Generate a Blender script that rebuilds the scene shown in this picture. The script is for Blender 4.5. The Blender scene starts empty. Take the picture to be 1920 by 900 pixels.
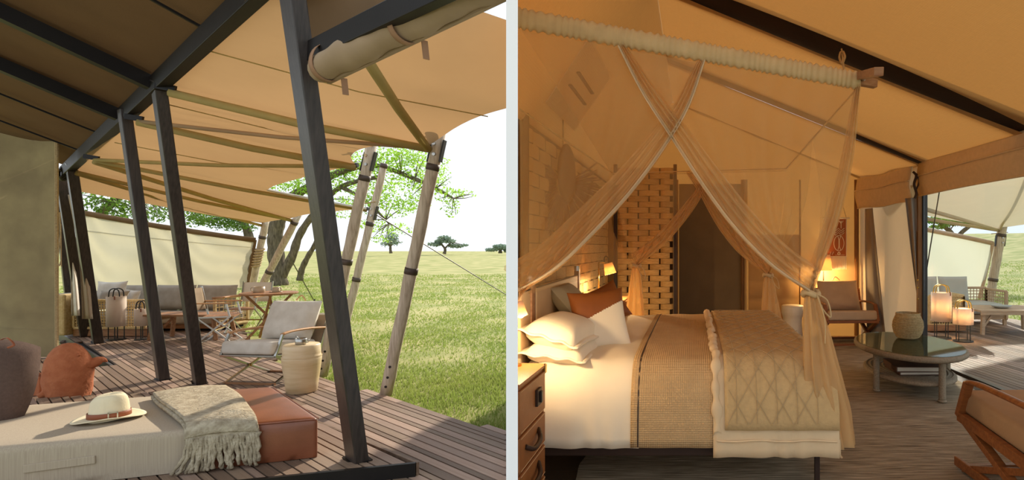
import bpy, bmesh, math, random
import numpy as np
from mathutils import Vector, Matrix, Euler
random.seed(7); rng = np.random.default_rng(7)
scene = bpy.context.scene
COL = scene.collection
# ------------------------------------------------------------------ camera
F, CX, HY, EYE = 1100.0, 1300.0, 462.0, 1.5     # focal length in px, principal column, eye-level row, eye height
cd = bpy.data.cameras.new('camera'); cam = bpy.data.objects.new('camera', cd); COL.objects.link(cam)
cam.location = (0, 0, EYE); cam.rotation_euler = (math.pi/2, 0, 0)
cd.sensor_fit = 'HORIZONTAL'; cd.sensor_width = 36; cd.lens = F/1920*36
cd.shift_x = (960-CX)/1920; cd.shift_y = (HY-450)/1920
cd.clip_start = .05; cd.clip_end = 600
scene.camera = cam
# ------------------------------------------------------------------ sky, sun, exposure
SUN_AZ, SUN_EL, SUN_STR = math.radians(11), math.radians(27), 6.0
SKY_STR = 1.25
EXPOSURE = 0.0
LAMP_FAR, LAMP_NEAR, LAMP_FLOOR = 60, 15, 60
world = bpy.data.worlds.new('world'); scene.world = world; world.use_nodes = True
wn = world.node_tree.nodes; wl = world.node_tree.links; wn.clear()
wo = wn.new('ShaderNodeOutputWorld'); wb = wn.new('ShaderNodeBackground'); wb.inputs[1].default_value = SKY_STR
wt = wn.new('ShaderNodeTexCoord'); ws = wn.new('ShaderNodeSeparateXYZ'); wr = wn.new('ShaderNodeValToRGB')
wr.color_ramp.elements[0].position = 0.0; wr.color_ramp.elements[0].color = (.9, .95, 1, 1)
wr.color_ramp.elements[1].position = .9; wr.color_ramp.elements[1].color = (.72, .84, 1, 1)
wl.new(wt.outputs['Generated'], ws.inputs[0]); wl.new(ws.outputs[2], wr.inputs[0]); wl.new(wr.outputs[0], wb.inputs[0]); wl.new(wb.outputs[0], wo.inputs[0])
sd = bpy.data.lights.new('sun', 'SUN'); sun = bpy.data.objects.new('sun', sd); COL.objects.link(sun)
sd.energy = SUN_STR; sd.angle = math.radians(1.2); sd.color = (1, .9, .74)
_to = Vector((math.sin(SUN_AZ)*math.cos(SUN_EL), math.cos(SUN_AZ)*math.cos(SUN_EL), math.sin(SUN_EL)))
sun.rotation_euler = _to.to_track_quat('Z', 'Y').to_euler(); sun.location = (6, 30, 20)
vs = scene.view_settings
vs.view_transform = 'Standard'; vs.look = 'None'; vs.gamma = 1; vs.use_curve_mapping = False; vs.exposure = EXPOSURE
# ------------------------------------------------------------------ helpers
V = Vector
def P(px, py, D): return V(((px-CX)/F*D, D, EYE-(py-HY)/F*D))          # a point seen at (px,py), D metres deep
def G(px, py, z=0.0): return P(px, py, (EYE-z)*F/(py-HY))               # a point of the level z
def lin(c):
    if isinstance(c, str):
        c = c.lstrip('#'); c = [int(c[i:i+2], 16)/255 for i in (0, 2, 4)]
        return tuple(x/12.92 if x <= .04045 else ((x+.055)/1.055)**2.4 for x in c)
    return tuple(c)
def lerp(a, b, t): return a+(b-a)*t
def poly(pts, t):                                                       # point at fraction t of a polyline
    pts = [V(p) for p in pts]; L = [0]
    for a, b in zip(pts, pts[1:]): L.append(L[-1]+(b-a).length)
    d = t*L[-1]
    for i in range(len(pts)-1):
        if d <= L[i+1] or i == len(pts)-2:
            return pts[i].lerp(pts[i+1], (d-L[i])/max(L[i+1]-L[i], 1e-9))
def bez(pts, n=12):                                                     # smooth curve through points
    pts = [V(p) for p in pts]; out = []
    for i in range(len(pts)-1):
        p0 = pts[max(i-1, 0)]; p1 = pts[i]; p2 = pts[i+1]; p3 = pts[min(i+2, len(pts)-1)]
        for k in range(n):
            t = k/n
            out.append(.5*((2*p1)+(p2-p0)*t+(2*p0-5*p1+4*p2-p3)*t*t+(3*p1-p0-3*p2+p3)*t**3))
    out.append(pts[-1]); return out
class MB:
    def __init__(s, M=None): s.v = []; s.f = []; s.M = M
    def add(s, vs, fs, M=None):
        n = len(s.v); M = M if M is not None else s.M
        s.v += [tuple(M @ V(p)) for p in vs] if M is not None else [tuple(p) for p in vs]
        s.f += [tuple(i+n for i in f) for f in fs]; return s
    def box(s, c, d, M=None, rot=None):
        x, y, z = [k/2 for k in d]
        q = [V((i*x, j*y, k*z)) for i in (-1, 1) for j in (-1, 1) for k in (-1, 1)]
        if rot is not None: R = Euler(rot).to_matrix(); q = [R @ p for p in q]
        return s.add([p+V(c) for p in q], [(0,1,3,2),(4,6,7,5),(0,4,5,1),(2,3,7,6),(0,2,6,4),(1,5,7,3)], M)
    def bar(s, p, q, w, h, up=(0, 0, 1), w2=None, h2=None, M=None):
        p, q = V(p), V(q); d = (q-p).normalized(); u = V(up)
        if abs(d.dot(u.normalized())) > .995: u = V((0, 1, 0))
        a = d.cross(u).normalized(); b = a.cross(d).normalized(); w2 = w2 or w; h2 = h2 or h
        vs = [c+a*i*ww/2+b*j*hh/2 for c, ww, hh in ((p, w, h), (q, w2, h2)) for i, j in ((-1,-1),(1,-1),(1,1),(-1,1))]
        return s.add(vs, [(0,3,2,1),(4,5,6,7),(0,1,5,4),(1,2,6,5),(2,3,7,6),(3,0,4,7)], M)
    def tube(s, pts, r, seg=8, cap=True, M=None, flat=1.0):
        pts = [V(p) for p in pts]; n = len(pts); R = r if isinstance(r, (list, tuple)) else [r]*n
        vs = []; fs = []; prev = None
        for i, p in enumerate(pts):
            d = (pts[min(i+1, n-1)]-pts[max(i-1, 0)]).normalized()
            if prev is None: prev = V((0, 0, 1)) if abs(d.z) < .9 else V((1, 0, 0))
            a = d.cross(prev)
            if a.length < 1e-6: a = d.orthogonal()
            a.normalize(); b = a.cross(d).normalized(); prev = b
            for k in range(seg):
                t = 2*math.pi*k/seg; vs.append(p+(a*math.cos(t)+b*math.sin(t)*flat)*R[i])
        for i in range(n-1):
            for k in range(seg):
                fs.append((i*seg+k, i*seg+(k+1) % seg, (i+1)*seg+(k+1) % seg, (i+1)*seg+k))
        if cap: fs.append(tuple(range(seg))[::-1]); fs.append(tuple((n-1)*seg+k for k in range(seg)))
        return s.add(vs, fs, M)
    def lathe(s, prof, c=(0, 0, 0), seg=24, sx=1, sy=1, cap=True, M=None):
        vs = []; fs = []; n = len(prof)
        for r, z in prof:
            for k in range(seg):
                t = 2*math.pi*k/seg; vs.append((c[0]+r*sx*math.cos(t), c[1]+r*sy*math.sin(t), c[2]+z))
        for i in range(n-1):
            for k in range(seg): fs.append((i*seg+k, i*seg+(k+1) % seg, (i+1)*seg+(k+1) % seg, (i+1)*seg+k))
        if cap: fs.append(tuple(range(seg))[::-1]); fs.append(tuple((n-1)*seg+k for k in range(seg)))
        return s.add(vs, fs, M)
    def grid(s, fn, nu, nv, M=None, wrap=False):
        vs = [fn(i/nu, j/nv) for i in range(nu+1) for j in range(nv+1)]
        fs = [(i*(nv+1)+j, (i+1)*(nv+1)+j, (i+1)*(nv+1)+j+1, i*(nv+1)+j+1) for i in range(nu) for j in range(nv)]
        return s.add(vs, fs, M)
    def prism(s, pts, z0, z1, M=None):
        n = len(pts); a = sum(pts[i][0]*pts[(i+1) % n][1]-pts[(i+1) % n][0]*pts[i][1] for i in range(n))
        if a < 0: pts = pts[::-1]
        vs = [(p[0], p[1], z0) for p in pts]+[(p[0], p[1], z1) for p in pts]
        fs = [tuple(range(n))[::-1], tuple(range(n, 2*n))]+[(i, (i+1) % n, n+(i+1) % n, n+i) for i in range(n)]
        return s.add(vs, fs, M)
    def pillow(s, w, d, h, M=None, n=12, pw=2.6, pinch=.07, crown=0):      # soft cushion, z is its thickness
        def f(sg):
            def g(u, v):
                a, b = 2*u-1, 2*v-1
                e = (max(0, 1-abs(a)**pw)*max(0, 1-abs(b)**pw))**.45
                k = 1-pinch*(1-abs(a)**2)*abs(b)**3; q = 1-pinch*(1-abs(b)**2)*abs(a)**3
                return (a*w/2*q, b*d/2*k, sg*h/2*e+crown*(1-a*a)*(1-b*b))
            return g
        s.grid(f(1), n, n, M)
        g2 = f(-1); s.grid(lambda u, v: g2(1-u, v), n, n, M); return s
    def build(s, name, mat, parent=None, smooth=False, bevel=0, sub=0, solid=0, world=False, bseg=2):
        me = bpy.data.meshes.new(name); vs = s.v
        if world and parent is not None:
            l = root_loc(parent); vs = [(p[0]-l[0], p[1]-l[1], p[2]-l[2]) for p in vs]
        me.from_pydata(vs, [], s.f); me.update()
        o = bpy.data.objects.new(name, me); COL.objects.link(o)
        if mat is not None: me.materials.append(MATS[mat] if isinstance(mat, str) else mat)
        if solid or sub:
            b = bmesh.new(); b.from_mesh(me); bmesh.ops.remove_doubles(b, verts=b.verts, dist=1e-5); b.to_mesh(me); b.free()
        if smooth: me.polygons.foreach_set('use_smooth', [True]*len(me.polygons))
        if parent is not None: o.parent = parent
        if solid: m = o.modifiers.new('thickness', 'SOLIDIFY'); m.thickness = solid; m.offset = 0
        if bevel: m = o.modifiers.new('bevel', 'BEVEL'); m.width = bevel; m.segments = bseg; m.limit_method = 'ANGLE'
        if sub: m = o.modifiers.new('sub', 'SUBSURF'); m.levels = sub; m.render_levels = sub
        return o
def root_loc(o):
    l = V((0, 0, 0))
    while o is not None: l = l+V(o.location); o = o.parent
    return l
def tag(o, label=None, cat=None, group=None, kind=None):
    if label: o['label'] = label
    if cat: o['category'] = cat
    if group: o['group'] = group
    if kind: o['kind'] = kind
    return o
def thing(name, label, cat, loc=(0, 0, 0), rz=0.0, group=None):
    o = bpy.data.objects.new(name, None); COL.objects.link(o); o.empty_display_size = .05
    o.location = loc; o.rotation_euler = (0, 0, rz); return tag(o, label, cat, group)
def struct(o): o['kind'] = 'structure'; return o
def copy_tree(o, parent=None):
    c = o.copy(); COL.objects.link(c); c.parent = parent
    for ch in list(o.children): copy_tree(ch, c)
    return c
def coons(c0, c1, d0, d1):          # c0,c1: u curves at v=0,1; d0,d1: v curves at u=0,1
    A, B, C, D_ = V(c0[0]), V(c0[-1]), V(c1[0]), V(c1[-1])
    def f(u, v):
        return (poly(c0, u)*(1-v)+poly(c1, u)*v+poly(d0, v)*(1-u)+poly(d1, v)*u
                - (A*(1-u)*(1-v)+B*u*(1-v)+C*(1-u)*v+D_*u*v))
    return f
# ------------------------------------------------------------------ materials
MATS = {}
def mat(name, col, var=.15, scale=6, rough=.8, bump=.15, bscale=80, stretch=(1, 1, 1), trans=0, tcol=None, metal=0,
        weave=0, wscale=300, col2=None, spec=.3, alpha=1, detail=4, emit=None, estr=0, coat=0, contrast=(.3, .7), rnd=0):
    m = bpy.data.materials.new(name); m.use_nodes = True; nt = m.node_tree; n, l = nt.nodes, nt.links; n.clear()
    out = n.new('ShaderNodeOutputMaterial'); bs = n.new('ShaderNodeBsdfPrincipled')
    c = lin(col); c2 = lin(col2) if col2 else tuple(min(1, x*(1+var)) for x in c); c1 = c if col2 else tuple(x*(1-var) for x in c)
    tc = n.new('ShaderNodeTexCoord'); mp = n.new('ShaderNodeMapping'); mp.inputs['Scale'].default_value = stretch
    l.new(tc.outputs['Object'], mp.inputs[0])
    vec = mp.outputs[0]
    if rnd:
        oi = n.new('ShaderNodeObjectInfo'); ml = n.new('ShaderNodeVectorMath'); ml.operation = 'SCALE'; ml.inputs[0].default_value = (37, 11, 23)
        l.new(oi.outputs['Random'], ml.inputs['Scale']); av = n.new('ShaderNodeVectorMath'); l.new(vec, av.inputs[0]); l.new(ml.outputs[0], av.inputs[1]); vec = av.outputs[0]
    nz = n.new('ShaderNodeTexNoise'); nz.inputs['Scale'].default_value = scale; nz.inputs['Detail'].default_value = detail
    l.new(vec, nz.inputs['Vector'])
    rp = n.new('ShaderNodeValToRGB'); rp.color_ramp.elements[0].color = (*c1, 1); rp.color_ramp.elements[1].color = (*c2, 1)
    rp.color_ramp.elements[0].position, rp.color_ramp.elements[1].position = contrast
    l.new(nz.outputs['Fac'], rp.inputs[0]); cout = rp.outputs[0]
    if rnd:
        mr = n.new('ShaderNodeMapRange'); mr.inputs[3].default_value = 1-rnd; mr.inputs[4].default_value = 1+rnd; l.new(oi.outputs['Random'], mr.inputs[0])
        sc = n.new('ShaderNodeVectorMath'); sc.operation = 'SCALE'; l.new(cout, sc.inputs[0]); l.new(mr.outputs[0], sc.inputs['Scale']); cout = sc.outputs[0]
    l.new(cout, bs.inputs['Base Color'])
    bs.inputs['Roughness'].default_value = rough; bs.inputs['Metallic'].default_value = metal
    bs.inputs['Specular IOR Level'].default_value = spec
    if coat: bs.inputs['Coat Weight'].default_value = coat; bs.inputs['Coat Roughness'].default_value = .15
    if emit: bs.inputs['Emission Color'].default_value = (*lin(emit), 1); bs.inputs['Emission Strength'].default_value = estr
    if bump:
        bp = n.new('ShaderNodeBump'); bp.inputs['Strength'].default_value = bump; bp.inputs['Distance'].default_value = .01
        if weave:
            w1 = n.new('ShaderNodeTexWave'); w1.bands_direction = 'X'; w1.inputs['Scale'].default_value = wscale
            w2 = n.new('ShaderNodeTexWave'); w2.bands_direction = 'Z'; w2.inputs['Scale'].default_value = wscale
            w3 = n.new('ShaderNodeTexWave'); w3.bands_direction = 'Y'; w3.inputs['Scale'].default_value = wscale
            a1 = n.new('ShaderNodeMath'); a2 = n.new('ShaderNodeMath')
            for w in (w1, w2, w3): w.inputs['Distortion'].default_value = .6; l.new(tc.outputs['Object'], w.inputs['Vector'])
            l.new(w1.outputs['Fac'], a1.inputs[0]); l.new(w2.outputs['Fac'], a1.inputs[1])
            l.new(a1.outputs[0], a2.inputs[0]); l.new(w3.outputs['Fac'], a2.inputs[1]); l.new(a2.outputs[0], bp.inputs['Height'])
        else:
            nb = n.new('ShaderNodeTexNoise'); nb.inputs['Scale'].default_value = bscale; nb.inputs['Detail'].default_value = 3
            l.new(mp.outputs[0], nb.inputs['Vector']); l.new(nb.outputs['Fac'], bp.inputs['Height'])
        l.new(bp.outputs[0], bs.inputs['Normal'])
    sh = bs.outputs[0]
    if trans:
        tr = n.new('ShaderNodeBsdfTranslucent')
        if tcol: tr.inputs[0].default_value = (*lin(tcol), 1)
        else: l.new(rp.outputs[0], tr.inputs[0])
        mx = n.new('ShaderNodeMixShader'); mx.inputs[0].default_value = trans
        l.new(sh, mx.inputs[1]); l.new(tr.outputs[0], mx.inputs[2]); sh = mx.outputs[0]
    if alpha < 1:
        tp = n.new('ShaderNodeBsdfTransparent'); mx = n.new('ShaderNodeMixShader'); mx.inputs[0].default_value = alpha
        l.new(tp.outputs[0], mx.inputs[1]); l.new(sh, mx.inputs[2]); sh = mx.outputs[0]
    l.new(sh, out.inputs[0]); MATS[name] = m; return m
# --- outdoors
mat('white_wall', '#ffffff', var=.0, rough=.9, bump=.02)
mat('board', '#79614d', var=.25, scale=5, stretch=(.4, 6, 6), rough=.6, bump=.25, bscale=30, col2='#9c8570', rnd=.18)
mat('board_b', '#6a5443', var=.25, scale=5, stretch=(.4, 6, 6), rough=.6, bump=.25, bscale=30, col2='#8a725f', rnd=.18)
mat('board_c', '#8d705e', var=.25, scale=5, stretch=(.4, 6, 6), rough=.6, bump=.25, bscale=30, col2='#b09785', rnd=.18)
mat('deck_under', '#1c1512', var=.2, rough=.95)
mat('black_timber', '#2d2724', var=.3, scale=4, stretch=(14, 14, 1), rough=.38, bump=.12, bscale=20, col2='#453c37', spec=.5)
mat('black_steel', '#17120f', var=.2, rough=.5, bump=.05)
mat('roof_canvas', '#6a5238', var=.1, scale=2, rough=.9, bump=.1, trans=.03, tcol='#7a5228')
mat('shade_canvas', '#c0a27c', var=.06, scale=2, rough=.9, bump=.12, bscale=9, trans=.3, tcol='#c49868')
mat('roll_canvas', '#a0876a', var=.08, scale=6, rough=.9, bump=.2, bscale=14)
mat('sleeve', '#bda667', var=.1, rough=.85, trans=.25, tcol='#b39a58')
mat('tent_wall_canvas', '#8f7f5e', var=.12, scale=3, rough=.9, bump=.5, bscale=7, col2='#a8976f', trans=.1)
mat('screen_canvas', '#c9c2a8', var=.08, scale=2.2, rough=.85, bump=.6, bscale=5, col2='#d8d2bb', trans=.36, tcol='#c9c2a6')
mat('screen_edge', '#6d5334', var=.15, rough=.9, bump=.2)
mat('log', '#a3927c', var=.2, scale=5, stretch=(8, 8, .6), rough=.8, bump=.35, bscale=16, col2='#d3c4ae', contrast=(.25, .65))
mat('log_band', '#5b5048', var=.2, rough=.5, metal=.3)
mat('rope', '#b39b72', var=.2, scale=60, rough=.9, bump=.3)
mat('wire', '#3a3630', rough=.5, bump=0)
mat('grass_ground', '#8a8f4a', var=.3, scale=.8, rough=.95, bump=.5, bscale=14, col2='#afa66c', detail=8, contrast=(.4, .62))
mat('grass_blade', '#75903c', var=.35, scale=.5, rough=.7, bump=0, col2='#b0b06c', trans=.3, tcol='#a2b758')
mat('bark', '#4b4234', var=.35, scale=5, stretch=(3, 3, .7), rough=.95, bump=.8, bscale=8, col2='#7d715e')
mat('leaf', '#7aa035', var=.3, scale=.7, rough=.6, bump=0, col2='#a5c94a', trans=.5, tcol='#a9d548')
mat('leaf_dark', '#3f5a22', var=.3, scale=.7, rough=.6, bump=0, col2='#6d8a35', trans=.35, tcol='#7ea53a')
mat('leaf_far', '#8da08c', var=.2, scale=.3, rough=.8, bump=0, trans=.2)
mat('stone', '#5a4a40', var=.4, scale=9, rough=.95, bump=.6, bscale=20)
mat('beige_fabric', '#a89884', var=.1, scale=40, stretch=(4, 4, .02), rough=.95, bump=.1, weave=1, wscale=90, col2='#b8a993', contrast=(.3, .7))
mat('brown_fabric', '#5f4c43', var=.12, scale=60, rough=.95, bump=.2, bscale=200)
mat('leather', '#78432a', var=.12, scale=5, rough=.36, bump=.08, bscale=90, col2='#8d5236', spec=.5)
mat('wool', '#94866f', var=.2, scale=24, rough=1, bump=.9, bscale=70, col2='#c0b39b', spec=.1)
mat('felt', '#e6d8b6', var=.05, scale=20, rough=.95, bump=.15, bscale=150)
mat('tan_leather', '#8f5236', var=.1, rough=.5, bump=.1)
mat('strap_tan', '#9c7658', var=.1, rough=.7, bump=.1)
mat('metal', '#b9b6ae', var=.05, rough=.28, bump=0, metal=1)
mat('brass', '#b89a52', var=.05, rough=.3, bump=0, metal=1)
mat('dark_metal', '#3c3b39', var=.1, rough=.4, bump=0, metal=.7)
mat('terracotta', '#ad6542', var=.15, scale=14, rough=.9, bump=.8, bscale=40, col2='#be7650')
mat('ceramic_sand', '#d6ba8c', var=.1, scale=3, stretch=(1, 1, 8), rough=.35, bump=.06, bscale=60, col2='#e8d2ac', spec=.5)
mat('cream_cushion', '#cbc2b4', var=.06, scale=8, rough=.95, bump=.25, bscale=10, col2='#ded7cb')
mat('taupe_cushion', '#978b7b', var=.06, scale=8, rough=.95, bump=.12, bscale=10, col2='#a89d8e')
mat('sling', '#8d7a64', var=.08, rough=.9, bump=.1)
mat('white_sling', '#ddd5c8', var=.05, rough=.9, bump=.1, trans=.2)
mat('teak', '#8a5c3c', var=.2, scale=6, stretch=(1, 9, 9), rough=.5, bump=.12, bscale=30, col2='#aa7e58')
mat('oak_arm', '#b58354', var=.15, scale=6, stretch=(1, 9, 9), rough=.5, bump=.08, col2='#cb9d70')
mat('rope_weave', '#c0a06c', var=.15, scale=30, rough=.9, bump=.4, bscale=120, col2='#d6bc8c')
mat('lantern_shade', '#f0e4d6', var=.04, rough=.9, bump=.1, bscale=120, trans=.4, tcol='#f0dcc4')
mat('mug', '#b8a284', var=.1, rough=.4, bump=.05, spec=.5)
# ================================================================== shared setting: ground and the partition between the two rooms
ZD = -.09            # veranda deck level
ZG = -.25            # ground level
def ground_z(x, y):
    z = ZG+.05*math.sin(x*.35+1)*math.sin(y*.27)
    r = max(0, x-9)*max(0, y-10)
    return z+min(3.3, .0022*r) if x > 9 else z
def build_ground():
    def f(u, v):
        a = 2*u-1; x = -8+230*a*abs(a)**1.3; y = -6+220*v**2.2
        return (x, y, ground_z(x, y))
    o = MB().grid(f, 130, 120).build('ground', 'grass_ground', smooth=True); struct(o)
build_ground()
def build_partition():
    d = P(960, HY, 1); a = V((d.x, d.y, 0)).normalized(); nrm = V((a.y, -a.x, 0))
    l0, l1 = 2.2/a.y, 4.62/a.y
    def c(l, px): q = P(px, HY, l*a.y); return (q.x, q.y)
    lm = 2.45/a.y
    pts = [c(l0, 949), c(lm, 949.5), c(l1, 950.5), c(l1, 955), c(lm, 955), c(lm, 970.5), c(l0, 971)]
    struct(MB().prism(pts, -.3, 4.6).build('wall_partition', 'white_wall'))
build_partition()
# ---------------------------------------------------------------- boards
UNIT = {}
def unit_box(m):
    if m not in UNIT:
        b = MB().box((0, 0, -.5), (1, 1, 1)); me = bpy.data.meshes.new('board'); me.from_pydata(b.v, [], b.f); me.materials.append(MATS[m]); UNIT[m] = me
    return UNIT[m]
def boards(polygon, az, widths, z, th, parent, mats, gap=.012, off=0.0, name='board'):
    d = V((math.sin(az), math.cos(az))); nn = V((d.y, -d.x))
    pts = [(V(p).dot(d), V(p).dot(nn)) for p in [V((q[0], q[1])) for q in polygon]]
    lo, hi = min(p[1] for p in pts), max(p[1] for p in pts); s = lo+off; i = 0
    while s < hi:
        w = widths[i % len(widths)]; i += 1; m = s+w/2; s += w+gap; xs = []
        for (a0, b0), (a1, b1) in zip(pts, pts[1:]+pts[:1]):
            if (b0 <= m) != (b1 <= m): xs.append(a0+(a1-a0)*(m-b0)/(b1-b0))
        xs.sort()
        for a, b in zip(xs[::2], xs[1::2]):
            cuts = [a]; x = a+random.uniform(1.2, 4)
            while x < b-.6: cuts.append(x); x += random.uniform(2.2, 4)
            cuts.append(b)
            for p, q in zip(cuts, cuts[1:]):
                o = bpy.data.objects.new(name, unit_box(random.choice(mats))); COL.objects.link(o)
                c = d*((p+q)/2)+nn*m; o.location = (c.x, c.y, z); o.scale = (q-p-.004, w, th); o.rotation_euler = (0, 0, math.pi/2-az); o.parent = parent
VPD = -110.0
AZD = math.atan2(VPD-CX, F)
deck_px = [(953, 811), (680, 730), (590, 703), (510, 672), (470, 642), (450, 612), (300, 608), (115, 620), (217, 684), (178, 688), (120, 668), (-90, 668), (-90, 940), (953, 940)]
deck_poly = [G(x, y, ZD) for x, y in deck_px]
floor_deck = struct(MB().prism([(p.x, p.y) for p in deck_poly], ZD-.14, ZD-.03).build('floor', 'deck_under'))
BW = [.07, .07, .042, .07, .07, .07, .042]
boards(deck_poly, AZD, BW, ZD, .028, floor_deck, ['board', 'board_b', 'board_c'])
plat_px = [(780, 867), (395, 692+18), (-60, 752), (-60, 948), (495, 895)]
plat_poly = [G(780, 867), G(436, 725), G(-90, 756), G(-90, 955)]
platform = struct(MB().prism([(p.x, p.y) for p in plat_poly], ZD+.001, -.03).build('floor_platform', 'deck_under'))
boards(plat_poly, AZD, BW, 0, .028, platform, ['board', 'board_b', 'board_c'], off=.02)
a, b = G(780, 867), G(-90, 955); o_ = V((.26, -.96, 0))*.013
struct(MB().bar(a+o_+V((0, 0, -.045)), b+o_+V((0, 0, -.045)), .03, .098).build('trim_1', 'black_steel'))
c = G(600, 785)
struct(MB().bar(a+V((.012, 0, -.045)), G(436, 725)+V((.012, 0, -.045)), .02, .09).build('trim_2', 'board_b'))
# deck edge fascia towards the earth bed
a, b = G(113, 620, ZD), G(217, 684.5, ZD)
struct(MB().bar(a+V((-.02, -.02, -.09)), b+V((-.02, -.02, -.09)), .03, .17).build('trim_3', 'black_timber'))
# ---------------------------------------------------------------- tent frame on the left
eL, eR = P(132, 312, 9.0), P(293, 160, 5.9)
edir = (eR-eL)
e_near = eL+edir*1.62; e_far = eL-edir*.12
ed = edir.normalized()
def post(base, top, w, h, label, ang=0.0):
    t = thing('tent_post', label, 'post', base, group='raked dark posts of the tent frame')
    d = top-base
    up = V((-.6, -.8, 0))
    MB().bar((0, 0, 0), d, w, h, up=up).build('shaft', 'black_timber', t, bevel=.008)
    MB().bar((0, 0, .002), d.normalized()*.012, w+.03, h+.03, up=up).build('foot_plate', 'black_steel', t)
    return t
def bx(px, py, z=ZD): return G(px, py, z)
post(G(670, 862), P(547, -18, 3.5), .17, .09, 'broad raked black post nearest the leather cushion and the camera')
post(bx(375, 719), P(296, 150, 5.85), .175, .1, 'raked black post right behind the woollen throw, second from the grass')
post(bx(306, 711), P(233, 205, 6.65), .165, .1, 'raked black post just left of another, in front of the small lantern')
post(bx(184, 643), P(133, 305, 9.0), .2, .12, 'raked black post left of the tall white lantern')
post(bx(159, 631), P(112, 318, 9.7), .2, .12, 'raked black post with a loose curtain on its right side, far end')
post(bx(137, 621), P(106, 330, 10.4), .19, .12, 'leftmost thin raked black post beside the tent wall')
t = thing('eave_beam', 'long dark steel eave beam carrying the tent roof over the posts', 'beam', e_far)
MB().bar(e_far+V((0, 0, .0)), e_near, .1, .17).build('beam_bar', 'black_steel', t, world=True, bevel=.006)
for q in (P(318, 165, 5.75), P(258, 222, 6.5), P(177, 296, 7.9)):
    MB().bar(q+V((-.12, -.02, .02)), q+V((.06, 0, -.01)), .03, .06).build('bracket', 'black_steel', t, world=True)
# roof of the tent, dark underside with rafters
rup = V((-.6, -.8, .41))
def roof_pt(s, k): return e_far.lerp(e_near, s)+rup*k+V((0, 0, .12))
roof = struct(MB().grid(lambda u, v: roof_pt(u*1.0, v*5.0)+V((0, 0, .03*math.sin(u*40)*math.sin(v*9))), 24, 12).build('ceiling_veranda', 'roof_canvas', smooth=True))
def s_of(px): # fraction along eave beam seen at column px
    lo, hi = 0, 1
    for _ in range(40):
        m = (lo+hi)/2; q = e_far.lerp(e_near, m)
        if q.x/q.y*F+CX < px: lo = m
        else: hi = m
    return lo
for px in (290, 228):
    s = s_of(px); MB().bar(roof_pt(s, 0)+V((0, 0, -.1)), roof_pt(s, 4.9)+V((0, 0, -.1)), .12, .13).build('rafter', 'black_steel', roof)
for px in (386, 186, 152):
    s = s_of(px); MB().bar(roof_pt(s, 0)+V((0, 0, -.045)), roof_pt(s, 4.9)+V((0, 0, -.045)), .025, .02).build('roof_seam', 'black_steel', roof)
# tent side wall
def tw(u, v):
    px = lerp(-150, 108, u); top = lerp(152, 262, u); y = lerp(669, top, v)
    D = 8.42+.05*math.sin(u*7+v*3)+.04*math.sin(v*11+u*5)*(1-v)
    return P(px, y, D)
wl_ = struct(MB().grid(tw, 26, 30).build('wall_tent', 'tent_wall_canvas', smooth=True))
MB().grid(lambda u, v: tw(u, v*.12)+V((0, -.02, 0)), 26, 3).build('skirt_hem', 'tent_wall_canvas', wl_, smooth=True)
MB().tube([tw(1, i/12)+V((.0, -.012, 0)) for i in range(13)], .022, 6).build('edge_piping', 'rope', wl_)
MB().grid(lambda u, v: tw(u, .955+.045*v)+V((0, -.015, 0)), 20, 2).build('top_hem', 'tent_wall_canvas', wl_, smooth=True)
# rope tied beside the wall edge
t = thing('tie_rope', 'thin rope hanging in a loop at the edge of the tent wall', 'rope', P(111, 500, 8.4))
MB().tube(bez([P(112, 398, 8.38), P(113, 440, 8.38), P(110, 470, 8.38), P(107, 488, 8.38), P(111, 498, 8.38), P(114, 490, 8.38)]), .008, 6).build('cord', 'rope', t, world=True)
MB().tube([P(114, 420, 8.38), P(115, 500, 8.38)], .006, 6).build('cord_end', 'rope', t, world=True)
t = thing('coiled_rope', 'round coil of dark rope hung under the beam beside the tent wall', 'rope', P(120, 335, 9.2))
for k in range(3):
    MB().tube([P(119, 326, 9.2)+V((.075*math.cos(a_)*(1-.22*k), -.02*k, .1*math.sin(a_)*(1-.22*k))) for a_ in np.linspace(0, 6.28, 20)], .02, 6, cap=False).build('loop', 'dark_metal', t, world=True)
# loose curtains by the far posts
def curtain(name, label, top, bot, wt, wb, D, m):
    t = thing(name, label, 'curtain', P(*bot, D), group='loose curtains at the far posts')
    def f(u, v):
        s = .5-.5*math.cos(v*math.pi); x = lerp(bot[0], top[0], v)+12*math.sin(v*3.1)*.6; w = lerp(wb, wt, v)
        return P(x+(u-.5)*w, lerp(bot[1], top[1], v), D+.03*math.sin(u*7+v*2))
    MB().grid(f, 24, 20).build('cloth', m, t, smooth=True, solid=.004, world=True)
curtain('curtain', 'beige loose curtain bellying between two raked black posts', (131, 365), (164, 598), 8, 20, 9.35, 'beige_fabric')
curtain('curtain', 'pale narrow curtain hanging left of the far posts', (113, 380), (142, 592), 4, 16, 10.0, 'cream_cushion')
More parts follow.
